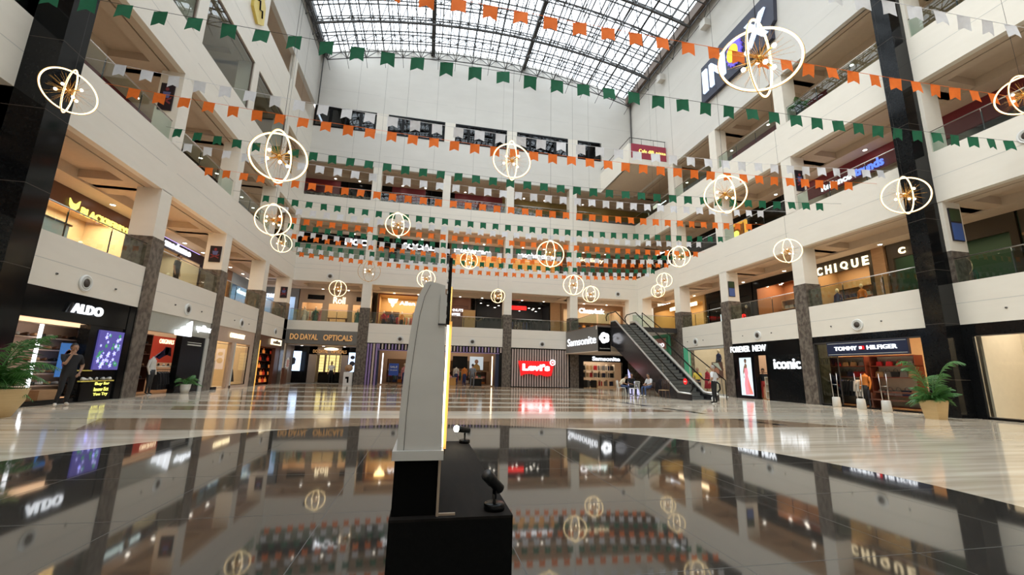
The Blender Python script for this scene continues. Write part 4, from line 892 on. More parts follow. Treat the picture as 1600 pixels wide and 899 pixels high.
storefront('L', 0, 29.4, 33.2, BRW, AMB, 30)
storefront('L', 0, 33.2, 38.6, M('cool_wall', (.28, .34, .4), .5), M('cool_wall', (.28, .34, .4), .5), 55, (.75, .85, 1))
sign('shop_sign', 'white lit lettering on cool blue shop at the far left corner, first floor', 'L', None, None, [('derm', 34.1, 36.0, 6.55, 6.95, LETW, .04, DEP-.06)])
mb = MB(); wb(mb, 'L', 34.4, 36.2, DEP-.1, DEP-.04, 4.95, 5.4, M('violet_panel', (.2, .1, .6), .4, emit=.9, ecol=(.3, .2, .9))); solo('led_screen', mb, 'small violet lit screen under the cool blue shop lettering', 'screen')
storefront('L', 0, 11.7, 17.5, DKW, AMB, 35); storefront('L', 0, 5, 11.6, DKW, BRW, 25)
# first floor back
storefront('B', 0, -14.0, -11.0, GRY, M('cool_wall2', (.35, .42, .5), .5), 30, (.8, .88, 1))
sign('shop_sign', 'pale blue capitals on grey header behind the left corner column', 'B', None, None, [('manam', -13.6, -12.2, 7.0, 7.35, LETW, .02, DEP-.05)])
TP = M('taupe_arch_panel', (.36, .27, .20), .5)
storefront('B', 0, -10.9, -5.0, TP, M('boutique_tan', (.5, .34, .2), .6), 70, hh=.1)
front('B', [(-10.9, -5.0, DEP-.02, DEP+.1, 6.75, 7.93, TP), (-9.0, -8.5, DEP-.02, DEP+.1, FL[0], 6.75, TP), (-6.9, -6.5, DEP-.02, DEP+.1, FL[0], 6.75, TP)])
for i, u in enumerate((-10.2, -6.2)): mb = MB(); wb(mb, 'B', u-.05, u+1.3, DEP-.05, DEP-.02, 7.05, 7.45, BLK); solo('dark_ribbon_window', mb, 'dark slot window over the taupe boutique, %s one' % ['left', 'right'][i], 'window')
sign('shop_sign', 'cream lit narrow lettering over the taupe boutique entrance', 'B', None, None, [('Roll', -8.15, -7.15, 6.75, 7.35, LETC, .02, DEP-.06)])
rail('B', -10.6, -9.2, 4.4, FL[0]+1.5, 'left rail in the taupe boutique', 8, [GAR[2], GAR[7], GAR[6], GAR[5]], 'garments on the left rail of the taupe boutique', FL[0])
rail('B', -6.4, -5.2, 4.4, FL[0]+1.5, 'right rail in the taupe boutique', 8, [GAR[4], GAR[0], GAR[2], GAR[4]], 'garments on the right rail of the taupe boutique', FL[0])
for i, (u, c) in enumerate(((-10.5, 2), (-9.6, 4), (-9.1, 7), (-6.1, 4), (-5.5, 4))): put('mannequin', mk_mannequin(GC[c], (GC[c], True)), W('B', u, 3.9, FL[0]), 0, 'mannequin in front of the taupe boutique, %s from the left' % ORD[i], 'mannequin', key='mqw%d' % i)
t = thing('console_table', W('B', -7.6, 3.2, FL[0]), 'dark console table at the taupe boutique entrance', 'table')
mb = MB(); wb(mb, 'B', -8.4, -6.8, 3.0, 3.4, FL[0]+.7, FL[0]+.76, DWOOD); part('tabletop', mb, t)
for u in (-8.3, -6.9): mb = MB(); wb(mb, 'B', u-.03, u+.03, 3.05, 3.35, FL[0], FL[0]+.7, DWOOD); part('leg', mb, t)
AW = M('honey_wall', (.52, .33, .14), .5)
storefront('B', 0, -4.4, .6, M('red_wood_frame', (.2, .05, .02), .4), AW, 62, (1, .8, .52), hh=.12, jamb=.12)
sign('shop_sign', 'cream lit script lettering with deer mark over the honey-coloured shop', 'B', None, None, [('Allen Solly', -2.55, .3, 6.85, 7.3, LEDW, .02, DEP+.1)])
mb = MB(); mb.prism([W('B', u, DEP+.2, z) for u, z in ((-3.6, 7.5), (-3.5, 7.15), (-3.3, 7.05), (-3.15, 7.2), (-3.0, 7.05), (-2.8, 7.15), (-2.7, 7.5), (-2.85, 7.25), (-3.0, 7.2), (-3.0, 6.9), (-3.15, 6.7), (-3.3, 6.9), (-3.3, 7.2), (-3.45, 7.25))], (0, -.05, 0), LETC); part('deer_mark', mb, [o for o in SC.objects if o.get('label', '').startswith('cream lit script')][0])
for i, (u, c) in enumerate(((-3.9, 1), (-3.2, 3), (-2.3, 6), (-.6, 2), (.1, 6))): put('mannequin', mk_mannequin(GC[c], (GC[0], False)), W('B', u, 4.3, FL[0]), 0, 'mannequin in the honey-coloured shop, %s from the left' % ORD[i], 'mannequin', key='mqx%d' % i)
shelf_unit('B', -4.1, -2.6, 5.2, 5.6, [4.75, 5.3, 5.9, 6.5], WOOD, 'left wooden shelf in the honey-coloured shop'); shelf_unit('B', -1.4, .3, 5.2, 5.6, [4.75, 5.3, 5.9, 6.5], WOOD, 'right wooden shelf in the honey-coloured shop')
for z in (5.335, 5.935): goods_row('handbag', 'B', -4.0, -2.7, 5.35, z, 4, BAGS, 'bags in the honey-coloured shop', 'bag on a wooden shelf of the honey-coloured shop', 'bag'); goods_row('handbag', 'B', -1.3, .2, 5.35, z, 4, BAGS, 'bags in the honey-coloured shop', 'bag on a wooden shelf of the honey-coloured shop', 'bag')
rail('B', -2.9, -1.2, 4.7, FL[0]+1.35, 'rail in the honey-coloured shop', 9, GAR, 'garments in the honey-coloured shop', FL[0])
storefront('B', 0, 1.0, 3.9, M('brick_brown', (.13, .05, .03), .6), BRW, 0, darkbody=M('brick_brown', (.13, .05, .03)))
sign('shop_sign', 'small white two-line cafe lettering on dark brown wall', 'B', None, None, [('DOUGHNUTS', 1.1, 3.2, 6.6, 6.85, LETW, .02, DEP-.05), ('COFFEE', 1.7, 2.95, 6.2, 6.45, LETW, .02, DEP-.05)])
poster('menu_board', 'B', 3.2, 4.3, DEP-.05, 4.75, 6.75, M('kraft_board', (.36, .22, .09), .6), 'tall kraft brown menu board right of the cafe lettering', fm=WOOD)
storefront('B', 0, 4.4, 11.6, BLK, DKW, 14, (.9, .95, 1), hh=.35, jamb=.1)
for k in range(9):
    u = 4.9+.62*k; downlight('B', u+.1*(k % 3), 4.0+.28*(k % 4), 7.6-.12*(k % 3), 'small white spotlight in the dark first-floor shop', 'spotlights of the dark first-floor shop')
for k in range(9): downlight('B', 7.6+.4*k, 4.0+.2*(k % 5), 7.5-.12*(k % 4), 'small white spotlight in the dark first-floor shop', 'spotlights of the dark first-floor shop')
mb = MB(); wb(mb, 'B', 7.7, 9.2, DEP-.1, DEP, 7.05, 7.42, M('red_light_box', (.9, .01, .01), .4, emit=1.1, ecol=(1, .01, .01))); solo('red_sign_box', mb, 'plain glowing red sign box on the dark first-floor shop', 'sign')
rail('B', 7.6, 10.6, 4.6, FL[0]+1.4, 'rail in the dark first-floor shop', 10, [GAR[0], GAR[3], GAR[5]], 'garments in the dark first-floor shop', FL[0])
front('B', [(11.6, 12.6, DEP-.05, DEP+.1, FL[0], F1, WOOD)])
storefront('B', 0, 12.7, 19.2, M('brown_header', (.3, .17, .09), .5), BEI, 55, (1, .78, .5), hh=.5)
sign('shop_sign', 'bubbly white lit lettering on the first floor near right corner', 'B', None, None, [('Chumbak', 14.5, 17.2, 7.05, 7.55, LEDW, .04, DEP-.06)])
shelf_unit('B', 14.2, 18.6, 4.6, 5.0, [4.75, 5.25, 5.75, 6.25], WOOD, 'wooden gift shelf in the bubbly-lettered shop')
goods_row('handbag', 'B', 14.4, 18.4, 4.75, 5.285, 9, BAGS+RO, 'gifts on the wooden shelf', 'colourful bag on the wooden gift shelf', 'bag'); goods_row('handbag', 'B', 14.4, 18.4, 4.75, 5.785, 9, BAGS+RO, 'gifts on the wooden shelf', 'colourful bag on the wooden gift shelf', 'bag')
# first floor right
storefront('R', 0, 30.5, 38.6, M('gold_header', (.4, .24, .08), .5), M('gold_wall', (.5, .34, .15), .5), 70, (1, .74, .42), hh=.5)
mb = MB(); wb(mb, 'R', 31.5, 35.5, DEP-.08, DEP, 7.2, 7.5, WARMP); solo('warm_light_strip', mb, 'long warm light strip over the gold corner shop', 'light')
storefront('R', 0, 25.3, 30.3, BLK, DKW, 18, hh=.9)
for i, (u, c) in enumerate(((27.2, 1), (28.0, 4), (28.8, 7), (26.4, 0))): put('mannequin', mk_mannequin(GC[c], (GC[0], True)), W('R', u, 3.9, FL[0]), RZ['R'], 'mannequin outside the black first-floor shop on the right, %s from the right' % ORD[i], 'mannequin', key='mqy%d' % i)
sign('shop_sign', 'red and white lettering low in the black first-floor shop window, right side', 'R', None, None, [('DX', 28.6, 27.6, 5.4, 6.0, LETW, .02, DEP-.04), ('sale', 27.4, 26.0, 5.4, 5.9, LETR, .0, DEP-.04)])
storefront('R', 0, 21.2, 25.2, BLK, M('orange_shop', (.30, .13, .06), .5), 60, (1, .72, .45), hh=.6)
for k in range(8): downlight('R', 21.8+.42*k, 4.0+.3*(k % 3), 7.55, 'small warm spotlight in the orange shop', 'spotlights of the orange shop')
storefront('R', 0, 16.9, 21.1, M('chique_header', (.05, .035, .02), .5), M('chique_wall', (.30, .19, .10), .5), 60, (1, .74, .42), hh=.75)
sign('shop_sign', 'big cream bulb-lit capitals on dark header, first floor right', 'R', None, None, [*[(c_, 20.05-o_, 20.05-o_-w_, 7.17, 7.66, LETC, .03, DEP-.06) for c_, o_, w_ in (('C', 0, .36), ('H', .56, .36), ('I', 1.12, .1), ('Q', 1.46, .42), ('U', 2.1, .36), ('E', 2.68, .32))]])
front('R', [(16.3, 16.9, DEP-.06, DEP+.1, FL[0], F1, WOOD)])
storefront('R', 0, 11.4, 16.2, M('chique_header', (.05, .035, .02)), M('dark_green_wall', (.03, .07, .04), .5), 30, (1, .8, .5), hh=.75)
sign('shop_sign', 'single cream round letter beside the black pier, first floor right', 'R', None, None, [('C', 15.6, 15.3, 7.3, 7.62, LETC, .05, DEP-.06)])
for i, (u, c) in enumerate(((19.8, 3), (18.4, 6), (14.8, 4), (13.6, 4))): put('mannequin', mk_mannequin(GC[c], (GC[0], True)), W('R', u, 4.4, FL[0]), RZ['R'], 'mannequin in the bulb-letter shop, %s from the left' % ORD[i], 'mannequin', key='mqz%d' % i)
storefront('R', 0, 5.0, 11.3, M('smoked_header', (.07, .05, .03), .4), DKW, 22, hh=.5)
front('R', [(9.6, 9.9, DEP-.05, DEP+.1, FL[0], F1, WOOD), (5, 11.3, DEP-.02, DEP+.1, 6.9, 7.0, WOOD)])
for u0, u1, l in ((22.0, 24.6, 'orange shop'), (17.6, 20.4, 'bulb-letter shop')):
    shelf_unit('R', u0, u1, 5.2, 5.6, [4.75, 5.3, 5.9, 6.5], WOOD, 'wooden wall shelf at the back of the '+l)
    for z in (5.335, 5.935): goods_row('handbag', 'R', u0+.1, u1-.1, 5.35, z, 6, BAGS, 'bags at the back of the '+l, 'bag on the back shelf of the '+l, 'bag')
rail('L', 18.6, 21.0, 4.9, FL[0]+1.4, 'rail in the yellow-lettered shop', 10, GAR, 'garments in the yellow-lettered shop', FL[0])
# second floor
storefront('L', 1, 5, 17, GRY, BEI, 18); storefront('L', 1, 17.1, 24, MARO, BEI, 18, (.85, .9, 1)); storefront('L', 1, 24.2, 31, BLK, GRY, 22, (.85, .92, 1)); storefront('L', 1, 31.2, 38.6, GRY, GRY, 18, (.85, .92, 1))
storefront('B', 1, -14, -3.6, BLK, M('shoe_wall', (.3, .29, .24), .5), 40, (1, .95, .85), hh=1.0); storefront('B', 1, -3.4, 1.6, BLK, GRY, 25, (1, .9, .75), hh=1.0)
storefront('B', 1, 1.8, 6.9, GRY, M('ochre_wall', (.6, .33, .12), .5), 75, (1, .74, .42), hh=.95); storefront('B', 1, 7.1, 12.6, GRY, M('ochre_wall', (.6, .33, .12)), 60, (1, .74, .42), hh=.95); storefront('B', 1, 12.8, 22, BRW, BRW, 25, hh=.95)
sign('shop_sign', 'white capitals sign on black header, second floor, left of the back side', 'B', None, None, [('MOCHI', -7.7, -5.0, 12.15, 12.75, LETW, .05, DEP-.06)])
sign('shop_sign', 'white capitals on black header, second floor, second back bay', 'B', None, None, [('SOCIAL', -2.6, .25, 12.2, 12.8, LETW, .04, DEP-.06)])
sign('shop_sign', 'white lowercase sign on grey header, second floor, third back bay', 'B', None, None, [('mothercare', 2.1, 5.6, 12.25, 12.75, LETW, .04, DEP-.06)])
sign('shop_sign', 'white lowercase sign on grey header, second floor, fourth back bay', 'B', None, None, [('mothercare', 8.3, 11.9, 12.25, 12.75, LETW, .04, DEP-.06)])
sign('shop_sign', 'golden script sign on brown header, second floor, last back bay', 'B', None, None, [('Go Easy', 14.4, 17.2, 12.2, 12.7, LETC, .02, DEP-.06)])
storefront('R', 1, 27.5, 38.6, BLK, DKW, 20, (.85, .92, 1)); storefront('R', 1, 21.3, 27.3, BLK, DKW, 24, (.8, .88, 1)); storefront('R', 1, 13.5, 21.1, MARO, BEI, 22, (.9, .95, 1), hh=1.1); storefront('R', 1, 5, 13.3, MARO, GRY, 18, hh=1.1)
sign('shop_sign', 'yellow lettering sign on the second floor, right side far bay', 'R', None, None, [('Pantry', 26.3, 24.6, 11.0, 11.5, LETY, .03, DEP-.05)])
t = thing('orange_box_sign', W('R', 24.6, 2.0, 10.7), 'orange framed yellow lit box sign on second floor right', 'sign')
mb = MB(); wb(mb, 'R', 23.6, 25.6, 2.0, 2.15, 10.7, 11.9, M('orange_lit_frame', (.9, .4, .03), .5, emit=.8, ecol=(1, .45, .05))); part('frame', mb, t)
mb = MB(); wb(mb, 'R', 23.75, 25.45, 1.97, 2.0, 10.8, 11.7, M('orange_dark_face', (.45, .12, .01), .5, emit=.2, ecol=(.6, .2, .02))); mb.prism([W('R', a, 1.96, z) for a, z in blob(24.5, 11.1, .3, .25)], (-.02, 0, 0), LETY); part('face', mb, t)
sign('shop_sign', 'blue and white lettering on maroon header, second floor right', 'R', None, None, [('Reliance', 19.1, 17.3, 12.1, 12.5, LETW, .03, DEP-.05), ('trends', 17.1, 15.6, 12.1, 12.6, LETB, .03, DEP-.05), ('24', 20.9, 20.5, 11.6, 11.9, LETB, .0, DEP-.05)])
# third floor
def flat3(u0, u1, hdr, body, wl='B', z=16.95):
    front(wl, [(u0, u1, DEP, DEP+.1, z, 18.22, hdr), (u0, u1, DEP+.02, DEP+.1, FL[2], z, body)])
BRICKW = M('mottled_grey_wall', (.35, .31, .29), .7, noise=((4, 4, 6), (.06, .05, .05), 6, .25)); OCH = M('ochre_panel', (.24, .17, .05), .6)
flat3(-14, -8.6, MARO, BRICKW); flat3(-8.6, -4.0, BLK, BRICKW); flat3(-4.0, -.9, MARO, BRICKW, z=16.85); flat3(-.9, 1.9, BLK, BRICKW, z=16.85); flat3(1.9, 6.6, MARO, BRICKW); flat3(6.6, 12, OCH, BRICKW); flat3(12, 22.5, OCH, GRY)
for u0, u1, m in ((5, 14, GRY), (14, 22, BEI), (22, 30, GRY), (30, 38.6, BEI)): flat3(u0, u1, m, GRY, 'L')
for u0, u1, m in ((3, 11, MARO), (11, 18, TAN), (18, 26, MARO), (26, 38.6, GRY)): flat3(u0, u1, m, GRY, 'R')
# balcony in the far right corner
t = thing('corner_balcony', (17.3, 32, 18.3), 'projecting white and maroon balcony box in the far right corner', 'balcony')
mb = MB(); mb.box(15.6, XR, 29.35, YB, 18.3, 18.5, TAN); mb.box(15.55, 15.7, 29.35, YB, 18.3, 20.2, WHITE); mb.box(15.55, XR, 29.3, 29.4, 18.3, 18.85, WHITE); part('slab', mb, t)
mb = MB(); mb.box(15.75, 18.9, 29.28, 29.38, 18.85, 20.15, M('crimson_board', (.33, .03, .06), .5)); part('board', mb, t)
part('lettering', text_mb('Cafe dilli', 1.35, .3, LETY, (16.4, 29.27, 19.4), (1, 0, 0), .02, .0), t); part('lettering', text_mb('pitta', .9, .3, LETY, (17.95, 29.27, 19.35), (1, 0, 0), .02, .0), t)
mb = MB(); mb.tube([(15.65, YB, 20.7), (15.65, 29.35, 20.7), (18.9, 29.35, 20.7)], .03, DGREY)
for p in ((15.65, 31.3), (15.65, 33.2), (15.65, 29.35), (16.7, 29.35), (17.8, 29.35), (18.85, 29.35)): mb.tube([(p[0], p[1], 20.15), (p[0], p[1], 20.7)], .02, DGREY, 6)
part('railing', mb, t)
# dark angled cinema sign high on the right wall
t = thing('cinema_sign', W('R', 21, -.15, 20.7), 'huge dark slate sign with lit white capitals high on the right wall', 'sign')
SL = M('slate_board', (.035, .038, .065), .5)
mb = MB(); mb.prism([W('R', u, -.25, z) for u, z in ((24.2, 20.75), (17.75, 20.75), (17.75, 21.6), (17.5, 21.75), (17.3, 23.9), (22.0, 23.9), (22.4, 23.6), (24.0, 23.6))], (.25, 0, 0), SL); part('board', mb, t)
CY = M('sign_ice_white', (.7, .82, 1), .4, emit=.9, ecol=(.68, .8, 1))
for s, a, b in (('I', 23.75, 23.3), ('N', 23.0, 21.5), ('X', 19.6, 17.9)): part('letter', wtext('R', s, a, b, 21.3, 23.05, -.27, CY, .14, .03), t)
mb = MB(); c = Vector(W('R', 20.6, -.28, 22.15))
mb.prism([c+Vector((0, math.cos(a)*(.75 if q % 2 else .62), math.sin(a)*(1.0 if q % 2 else .85))) for q, a in enumerate([math.pi*j/16 for j in range(32)])], (-.1, 0, 0), M('burst_violet', (.12, .08, .5), .4, emit=.5, ecol=(.15, .1, .7))); part('burst', mb, t)
mb = MB(); mb.prism([c+Vector((-.1, math.cos(a)*.48+.1, math.sin(a)*.62)) for a in [math.pi*j/14 for j in range(28)]], (-.05, 0, 0), M('burst_yellow', (.9, .62, .02), .4, emit=.5, ecol=(1, .7, .02))); part('burst_centre', mb, t)
# small yellow hexagonal sign on the upper left wall
t = thing('hexagonal_sign', W('L', 22.8, -.05, 20.25), 'yellow hexagonal sign with black squiggle high on left wall', 'sign')
P = [(22.1, 20.7), (22.9, 20.25), (23.6, 20.75), (23.5, 21.9), (22.7, 22.5), (22.05, 21.8)]
mb = MB(); mb.prism([W('L', u, .0, z) for u, z in P], (.15, 0, 0), M('mustard', (.72, .55, .12), .5)); part('board', mb, t)
mb = MB(); mb.tube([W('L', u, -.17, z) for u, z in ((22.4, 21.4), (22.7, 21.6), (22.8, 21.1), (23.1, 21.3), (23.2, 20.9))], .05, BLK); part('squiggle', mb, t)
# picture panels on the column sides
PD = M('poster_black', (.012, .008, .015), .4); PR_ = M('poster_figure_red', (.22, .03, .04), .5); PBl = M('poster_figure_blue', (.10, .12, .3), .5)
def colposter(x0, x1, y, z0, z1, lab, kind):
    t = thing('column_poster', ((x0+x1)/2, y, z0), lab, 'poster')
    mb = MB(); mb.box(x0, x1, y-.05, y, z0, z1, PD); part('panel', mb, t)
    cx = (x0+x1)/2; h = z1-z0; mb = MB()
    if kind == 0:
        mb.prism([(cx+.07*math.cos(a), y-.053, z0+h*.78+.08*math.sin(a)) for a in [k*math.pi/5 for k in range(10)]], (0, -.004, 0), PR_)
        mb.prism([(cx-.1, y-.053, z0+h*.45), (cx+.1, y-.053, z0+h*.45), (cx+.14, y-.053, z0+h*.68), (cx-.14, y-.053, z0+h*.68)], (0, -.004, 0), PBl)
        for s in (-1, 1): mb.prism([(cx-s*.2, y-.056, z0+h*.5), (cx-s*.2, y-.056, z0+h*.43), (cx+s*.18, y-.056, z0+h*.22), (cx+s*.2, y-.056, z0+h*.28)], (0, -.004, 0), PR_)
    else:
        mb.box(x0+.02, x1-.02, y-.055, y-.05, z0+.03, z0+h*.55, M('poster_blue_part', (.06, .12, .35), .4)); mb.box(x0+.02, x1-.02, y-.055, y-.05, z0+h*.6, z1-.03, M('poster_olive', (.04, .07, .03), .4))
    part('print', mb, t)
colposter(-11.2, -10.68, 23.62, 6.45, 7.3, 'dark dancer poster on side of the second left column, first floor', 0)
colposter(-11.1, -10.62, 34.4, 6.4, 7.25, 'dark dancer poster on the corner column, first floor left', 0)
colposter(19.05, 19.5, 23.4, 6.35, 7.35, 'dark and blue screen poster on a right column side, first floor', 1)
colposter(19.2, 19.75, 11.5, 6.45, 7.75, 'dark screen with blue lower half beside the black pier, first floor', 1)
colposter(-11.3, -10.8, 17.95, 11.4, 12.6, 'dark red dancer poster on the first left column, second floor', 0)
colposter(19.15, 19.65, 17.72, 11.2, 12.4, 'tall dark poster on a right column side, second floor', 0)
mb = MB(); mb.box(XL-.95, XL-.02, 34.4, 35.1, 6.05, 8.01, WHITE); mb.box(XL-.98, XL, 34.36, 35.14, 0, 6.05, STONE); mb.box(XL-.95, XL-.02, 34.4, 35.1, 8.0, 23, WHITE)
mb.box(XR+.0, XR+.9, 34.4, 35.19, 4.8, 8.01, WHITE); mb.box(XR-.9, XR, 35.19, 36.0, 4.8, 8.01, WHITE)
struct('trim_16', mb)
# soffit downlights, plus an added warm fill light per bay without a fitting
for wl in 'LRB':
    for i in range(3):
        for k, (u0, u1) in enumerate(bays(wl)):
            if wl != 'B' and k < 4: continue
            for q in (.3, .7): downlight(wl, u0+(u1-u0)*q, 3.0, LV[i][1]-.08)
            p = W(wl, (u0+u1)/2, 1.9, LV[i][1]-.12); area('corridor_fill', p, 3 if wl == 'B' else .6, .6 if wl == 'B' else 3, [42, 26, 18][i], (1, .84, .64))
# ============================================================ escalator
EX0, EX1 = 13.45, 15.15; EB, ET = 20.9, 28.3; EZ = 4.8
def ez(y): return 0 if y < EB else EZ if y > ET else EZ*(y-EB)/(ET-EB)
t = thing('escalator', ((EX0+EX1)/2, 24, 0), 'escalator with steel edged balustrades climbing to the first-floor landing', 'escalator')
ED = M('escalator_skirt', (.075, .07, .075), .18, .7); ESTEP = M('escalator_step', (.17, .175, .165), .5, .3); ELINE = M('step_edge', (.03, .03, .03), .5, .3)
for s, (x0, x1) in enumerate(((EX0, EX0+.12), (EX1-.12, EX1))):
    mb = MB()
    mb.prism([(x0, 19.9, 0), (x0, 22.6, 0), (x0, ET+.3, 3.15), (x0, LY, 3.3), (x0, LY, 5.05), (x0, ET+.1, 5.05), (x0, EB+.1, .32), (x0, 19.9, .3)], (x1-x0, 0, 0), ED)
    part('skirt_panel', mb, t)
    mb = MB(); mb.tube([((x0+x1)/2, y, z) for y, z in ((19.9, .33), (EB+.1, .36), (ET+.1, 5.08), (LY, 5.1))], .06 if s == 0 else .1, M('deck_steel', (.72, .71, .68), .35, .8), 6); part('deck_rail', mb, t)
    gx = (x0+x1)/2; mb = MB()
    mb.prism([(gx-.006, 20.15, .36), (gx-.006, EB+.1, .4), (gx-.006, ET+.1, 5.1), (gx-.006, LY, 5.12), (gx-.006, LY+.6, 5.3), (gx-.006, LY+.6, 5.7), (gx-.006, ET+.1, 5.72), (gx-.006, EB+.1, 1.02), (gx-.006, 20.1, .98), (gx-.006, 19.85, .7)], (.012, 0, 0), ESCG); part('balustrade_glass', mb, t)
    pts = [(gx, y, z) for y, z in ((19.95, .4), (19.72, .6), (19.75, .85), (20.05, 1.02), (EB+.1, 1.06), (ET+.1, 5.76), (LY+.6, 5.76), (LY+.9, 5.55), (LY+.8, 5.25))]
    mb = MB(); mb.tube(pts, .04, BLK, 8); part('handrail', mb, t)
mb = MB(); n = 24
for k in range(n):
    y0 = EB+(ET-EB)*k/n; y1 = EB+(ET-EB)*(k+1)/n; z1 = EZ*(k+1)/n
    mb.box(EX0+.2, EX1-.2, y0, y1, z1-.22, z1, ESTEP); mb.box(EX0+.2, EX1-.2, y0-.004, y0, z1-.035, z1, ELINE)
part('steps', mb, t)
mb = MB(); mb.box(EX0+.1, EX1-.1, 20.0, EB, 0, .02, STEEL); mb.box(EX0+.1, EX1-.1, ET, LY, EZ-.1, EZ, STEEL)
mb.prism([(EX0+.1, 22.6, 0), (EX0+.1, ET+.3, 3.15), (EX0+.1, LY, 3.3), (EX0+.1, LY, 3.4), (EX0+.1, ET, 3.3), (EX0+.1, 22.3, 0)], (EX1-EX0-.2, 0, 0), ED); part('truss_underside', mb, t)
for i, y in enumerate((20.15,)):
    for x in (EX1-.06, EX0+.06+.0):
        mb = MB(); o = -1; mb.prism([(x-.13+.0, y+.0+.16*math.cos(a), .95+.16*math.sin(a)) for a in [2*math.pi*k/16 for k in range(16)]], (.02, 0, 0), RED)
        mb.box(x-.14, x-.1, y-.1, y+.1, .92, .98, PURE); part('no_entry_disc', mb, t)
for i, (pts, l) in enumerate((([(15.9, 28.9, 5.85), (15.9, 20.3, 1.05)], 'black sloped guard rail beside the escalator'),)):
    mb = MB(); mb.tube(pts, .03, BLK, 8)
    mb.tube([(15.9, 20.3, 1.05), (15.9, 20.3, 0)], .03, BLK, 8); mb.tube([(15.9, 28.9, 5.85), (15.9, 28.9, 4.8)], .03, BLK, 8); solo('guard_rail', mb, l, 'rail')
t = thing('landing_railing', (12.9, 31, 4.82), 'glass railing round the first-floor landing above the round logo', 'railing')
for q in ((12.42, 12.43, 29.4, 35), (12.5, 13.4, 29.25, 29.26), (15.3, 18.9, 29.25, 29.26)): mb = MB(); mb.box(*q, 4.84, 5.7, GLASS); part('glass_panel', mb, t)
mb = MB(); mb.tube([(12.43, 35, 5.74), (12.43, 29.25, 5.74), (13.4, 29.25, 5.74)], .022, STEEL); mb.tube([(15.3, 29.25, 5.74), (18.9, 29.25, 5.74)], .022, STEEL); part('handrail', mb, t)
mb = MB(); mb.ball((14.7, 19.75, .12), .12, PURE); mb.lathe([(.1, 0), (.1, .02)], PURE, (14.7, 19.75, 0), 12); solo('white_ball_lamp', mb, 'small white ball on the floor at the escalator foot', 'ball')
# ============================================================ chairs and table near the escalator
def mk_chair(m, seat_m, tall=.86):
    def f():
        t = thing('chair', (0, 0, 0), '', 'chair')
        mb = MB(); mb.box(-.21, .21, -.2, .22, .43, .465, seat_m); part('seat', mb, t, local=True)
        for sx in (-1, 1):
            for sy in (-1, 1):
                mb = MB(); mb.tube([(sx*.19, sy*.19, .44), (sx*.225, sy*.23, 0)], [.02, .016], m, 8); part('leg', mb, t, local=True)
        mb = MB(); mb.tube([(-.19, .2, .44), (-.2, .25, tall), (.2, .25, tall), (.19, .2, .44)], .02, m, 8)
        for k in (-.1, 0, .1): mb.tube([(k, .21, .46), (k, .25, tall)], .012, m, 6)
        part('backrest', mb, t, local=True); return t
    return f
put('chair', mk_chair(PURE, PURE), (12.0, 24.75, 0), R(80), 'white slatted chair on the left of the cafe table', 'chair', 'white chairs', key='chw')
put('chair', mk_chair(PURE, PURE), (12.15, 23.35, 0), R(200), 'white slatted chair nearest the camera at the cafe table', 'chair', 'white chairs', key='chw')
put('chair', mk_chair(M('chair_brown', (.10, .05, .03), .4), M('chair_brown', (.1, .05, .03)), .8), (13.05, 23.2, 0), R(-75), 'dark brown chair under the seated man in white', 'chair', None, key='chb')
put('chair', mk_chair(M('chair_brown', (.10, .05, .03)), M('chair_tan', (.45, .3, .16), .5), .95), (12.95, 21.5, 0), R(-60), 'empty brown wooden chair beside the escalator', 'chair', None, key='chb2')
t = thing('cafe_table', (12.6, 24.0, 0), 'small dark cafe table between the seated people', 'table')
mb = MB(); mb.box(12.25, 12.9, 23.7, 24.35, .72, .75, BLK); part('tabletop', mb, t)
mb = MB(); mb.tube([(12.58, 24.03, .02), (12.58, 24.03, .72)], .035, DGREY); mb.lathe([(.2, 0), (.2, .02), (.05, .03)], DGREY, (12.58, 24.03, 0), 16); part('pedestal', mb, t)
mb = MB(); mb.prism([(14.6, 27.2, 0), (13.75, 27.2, 0), (13.75, 27.2, 1.6)], (0, .05, 0), M('violet_white_board', (.5, .5, .85), .4, emit=.7, ecol=(.6, .6, 1))); solo('triangular_board', mb, 'pale violet triangular lit board under the escalator', 'board')
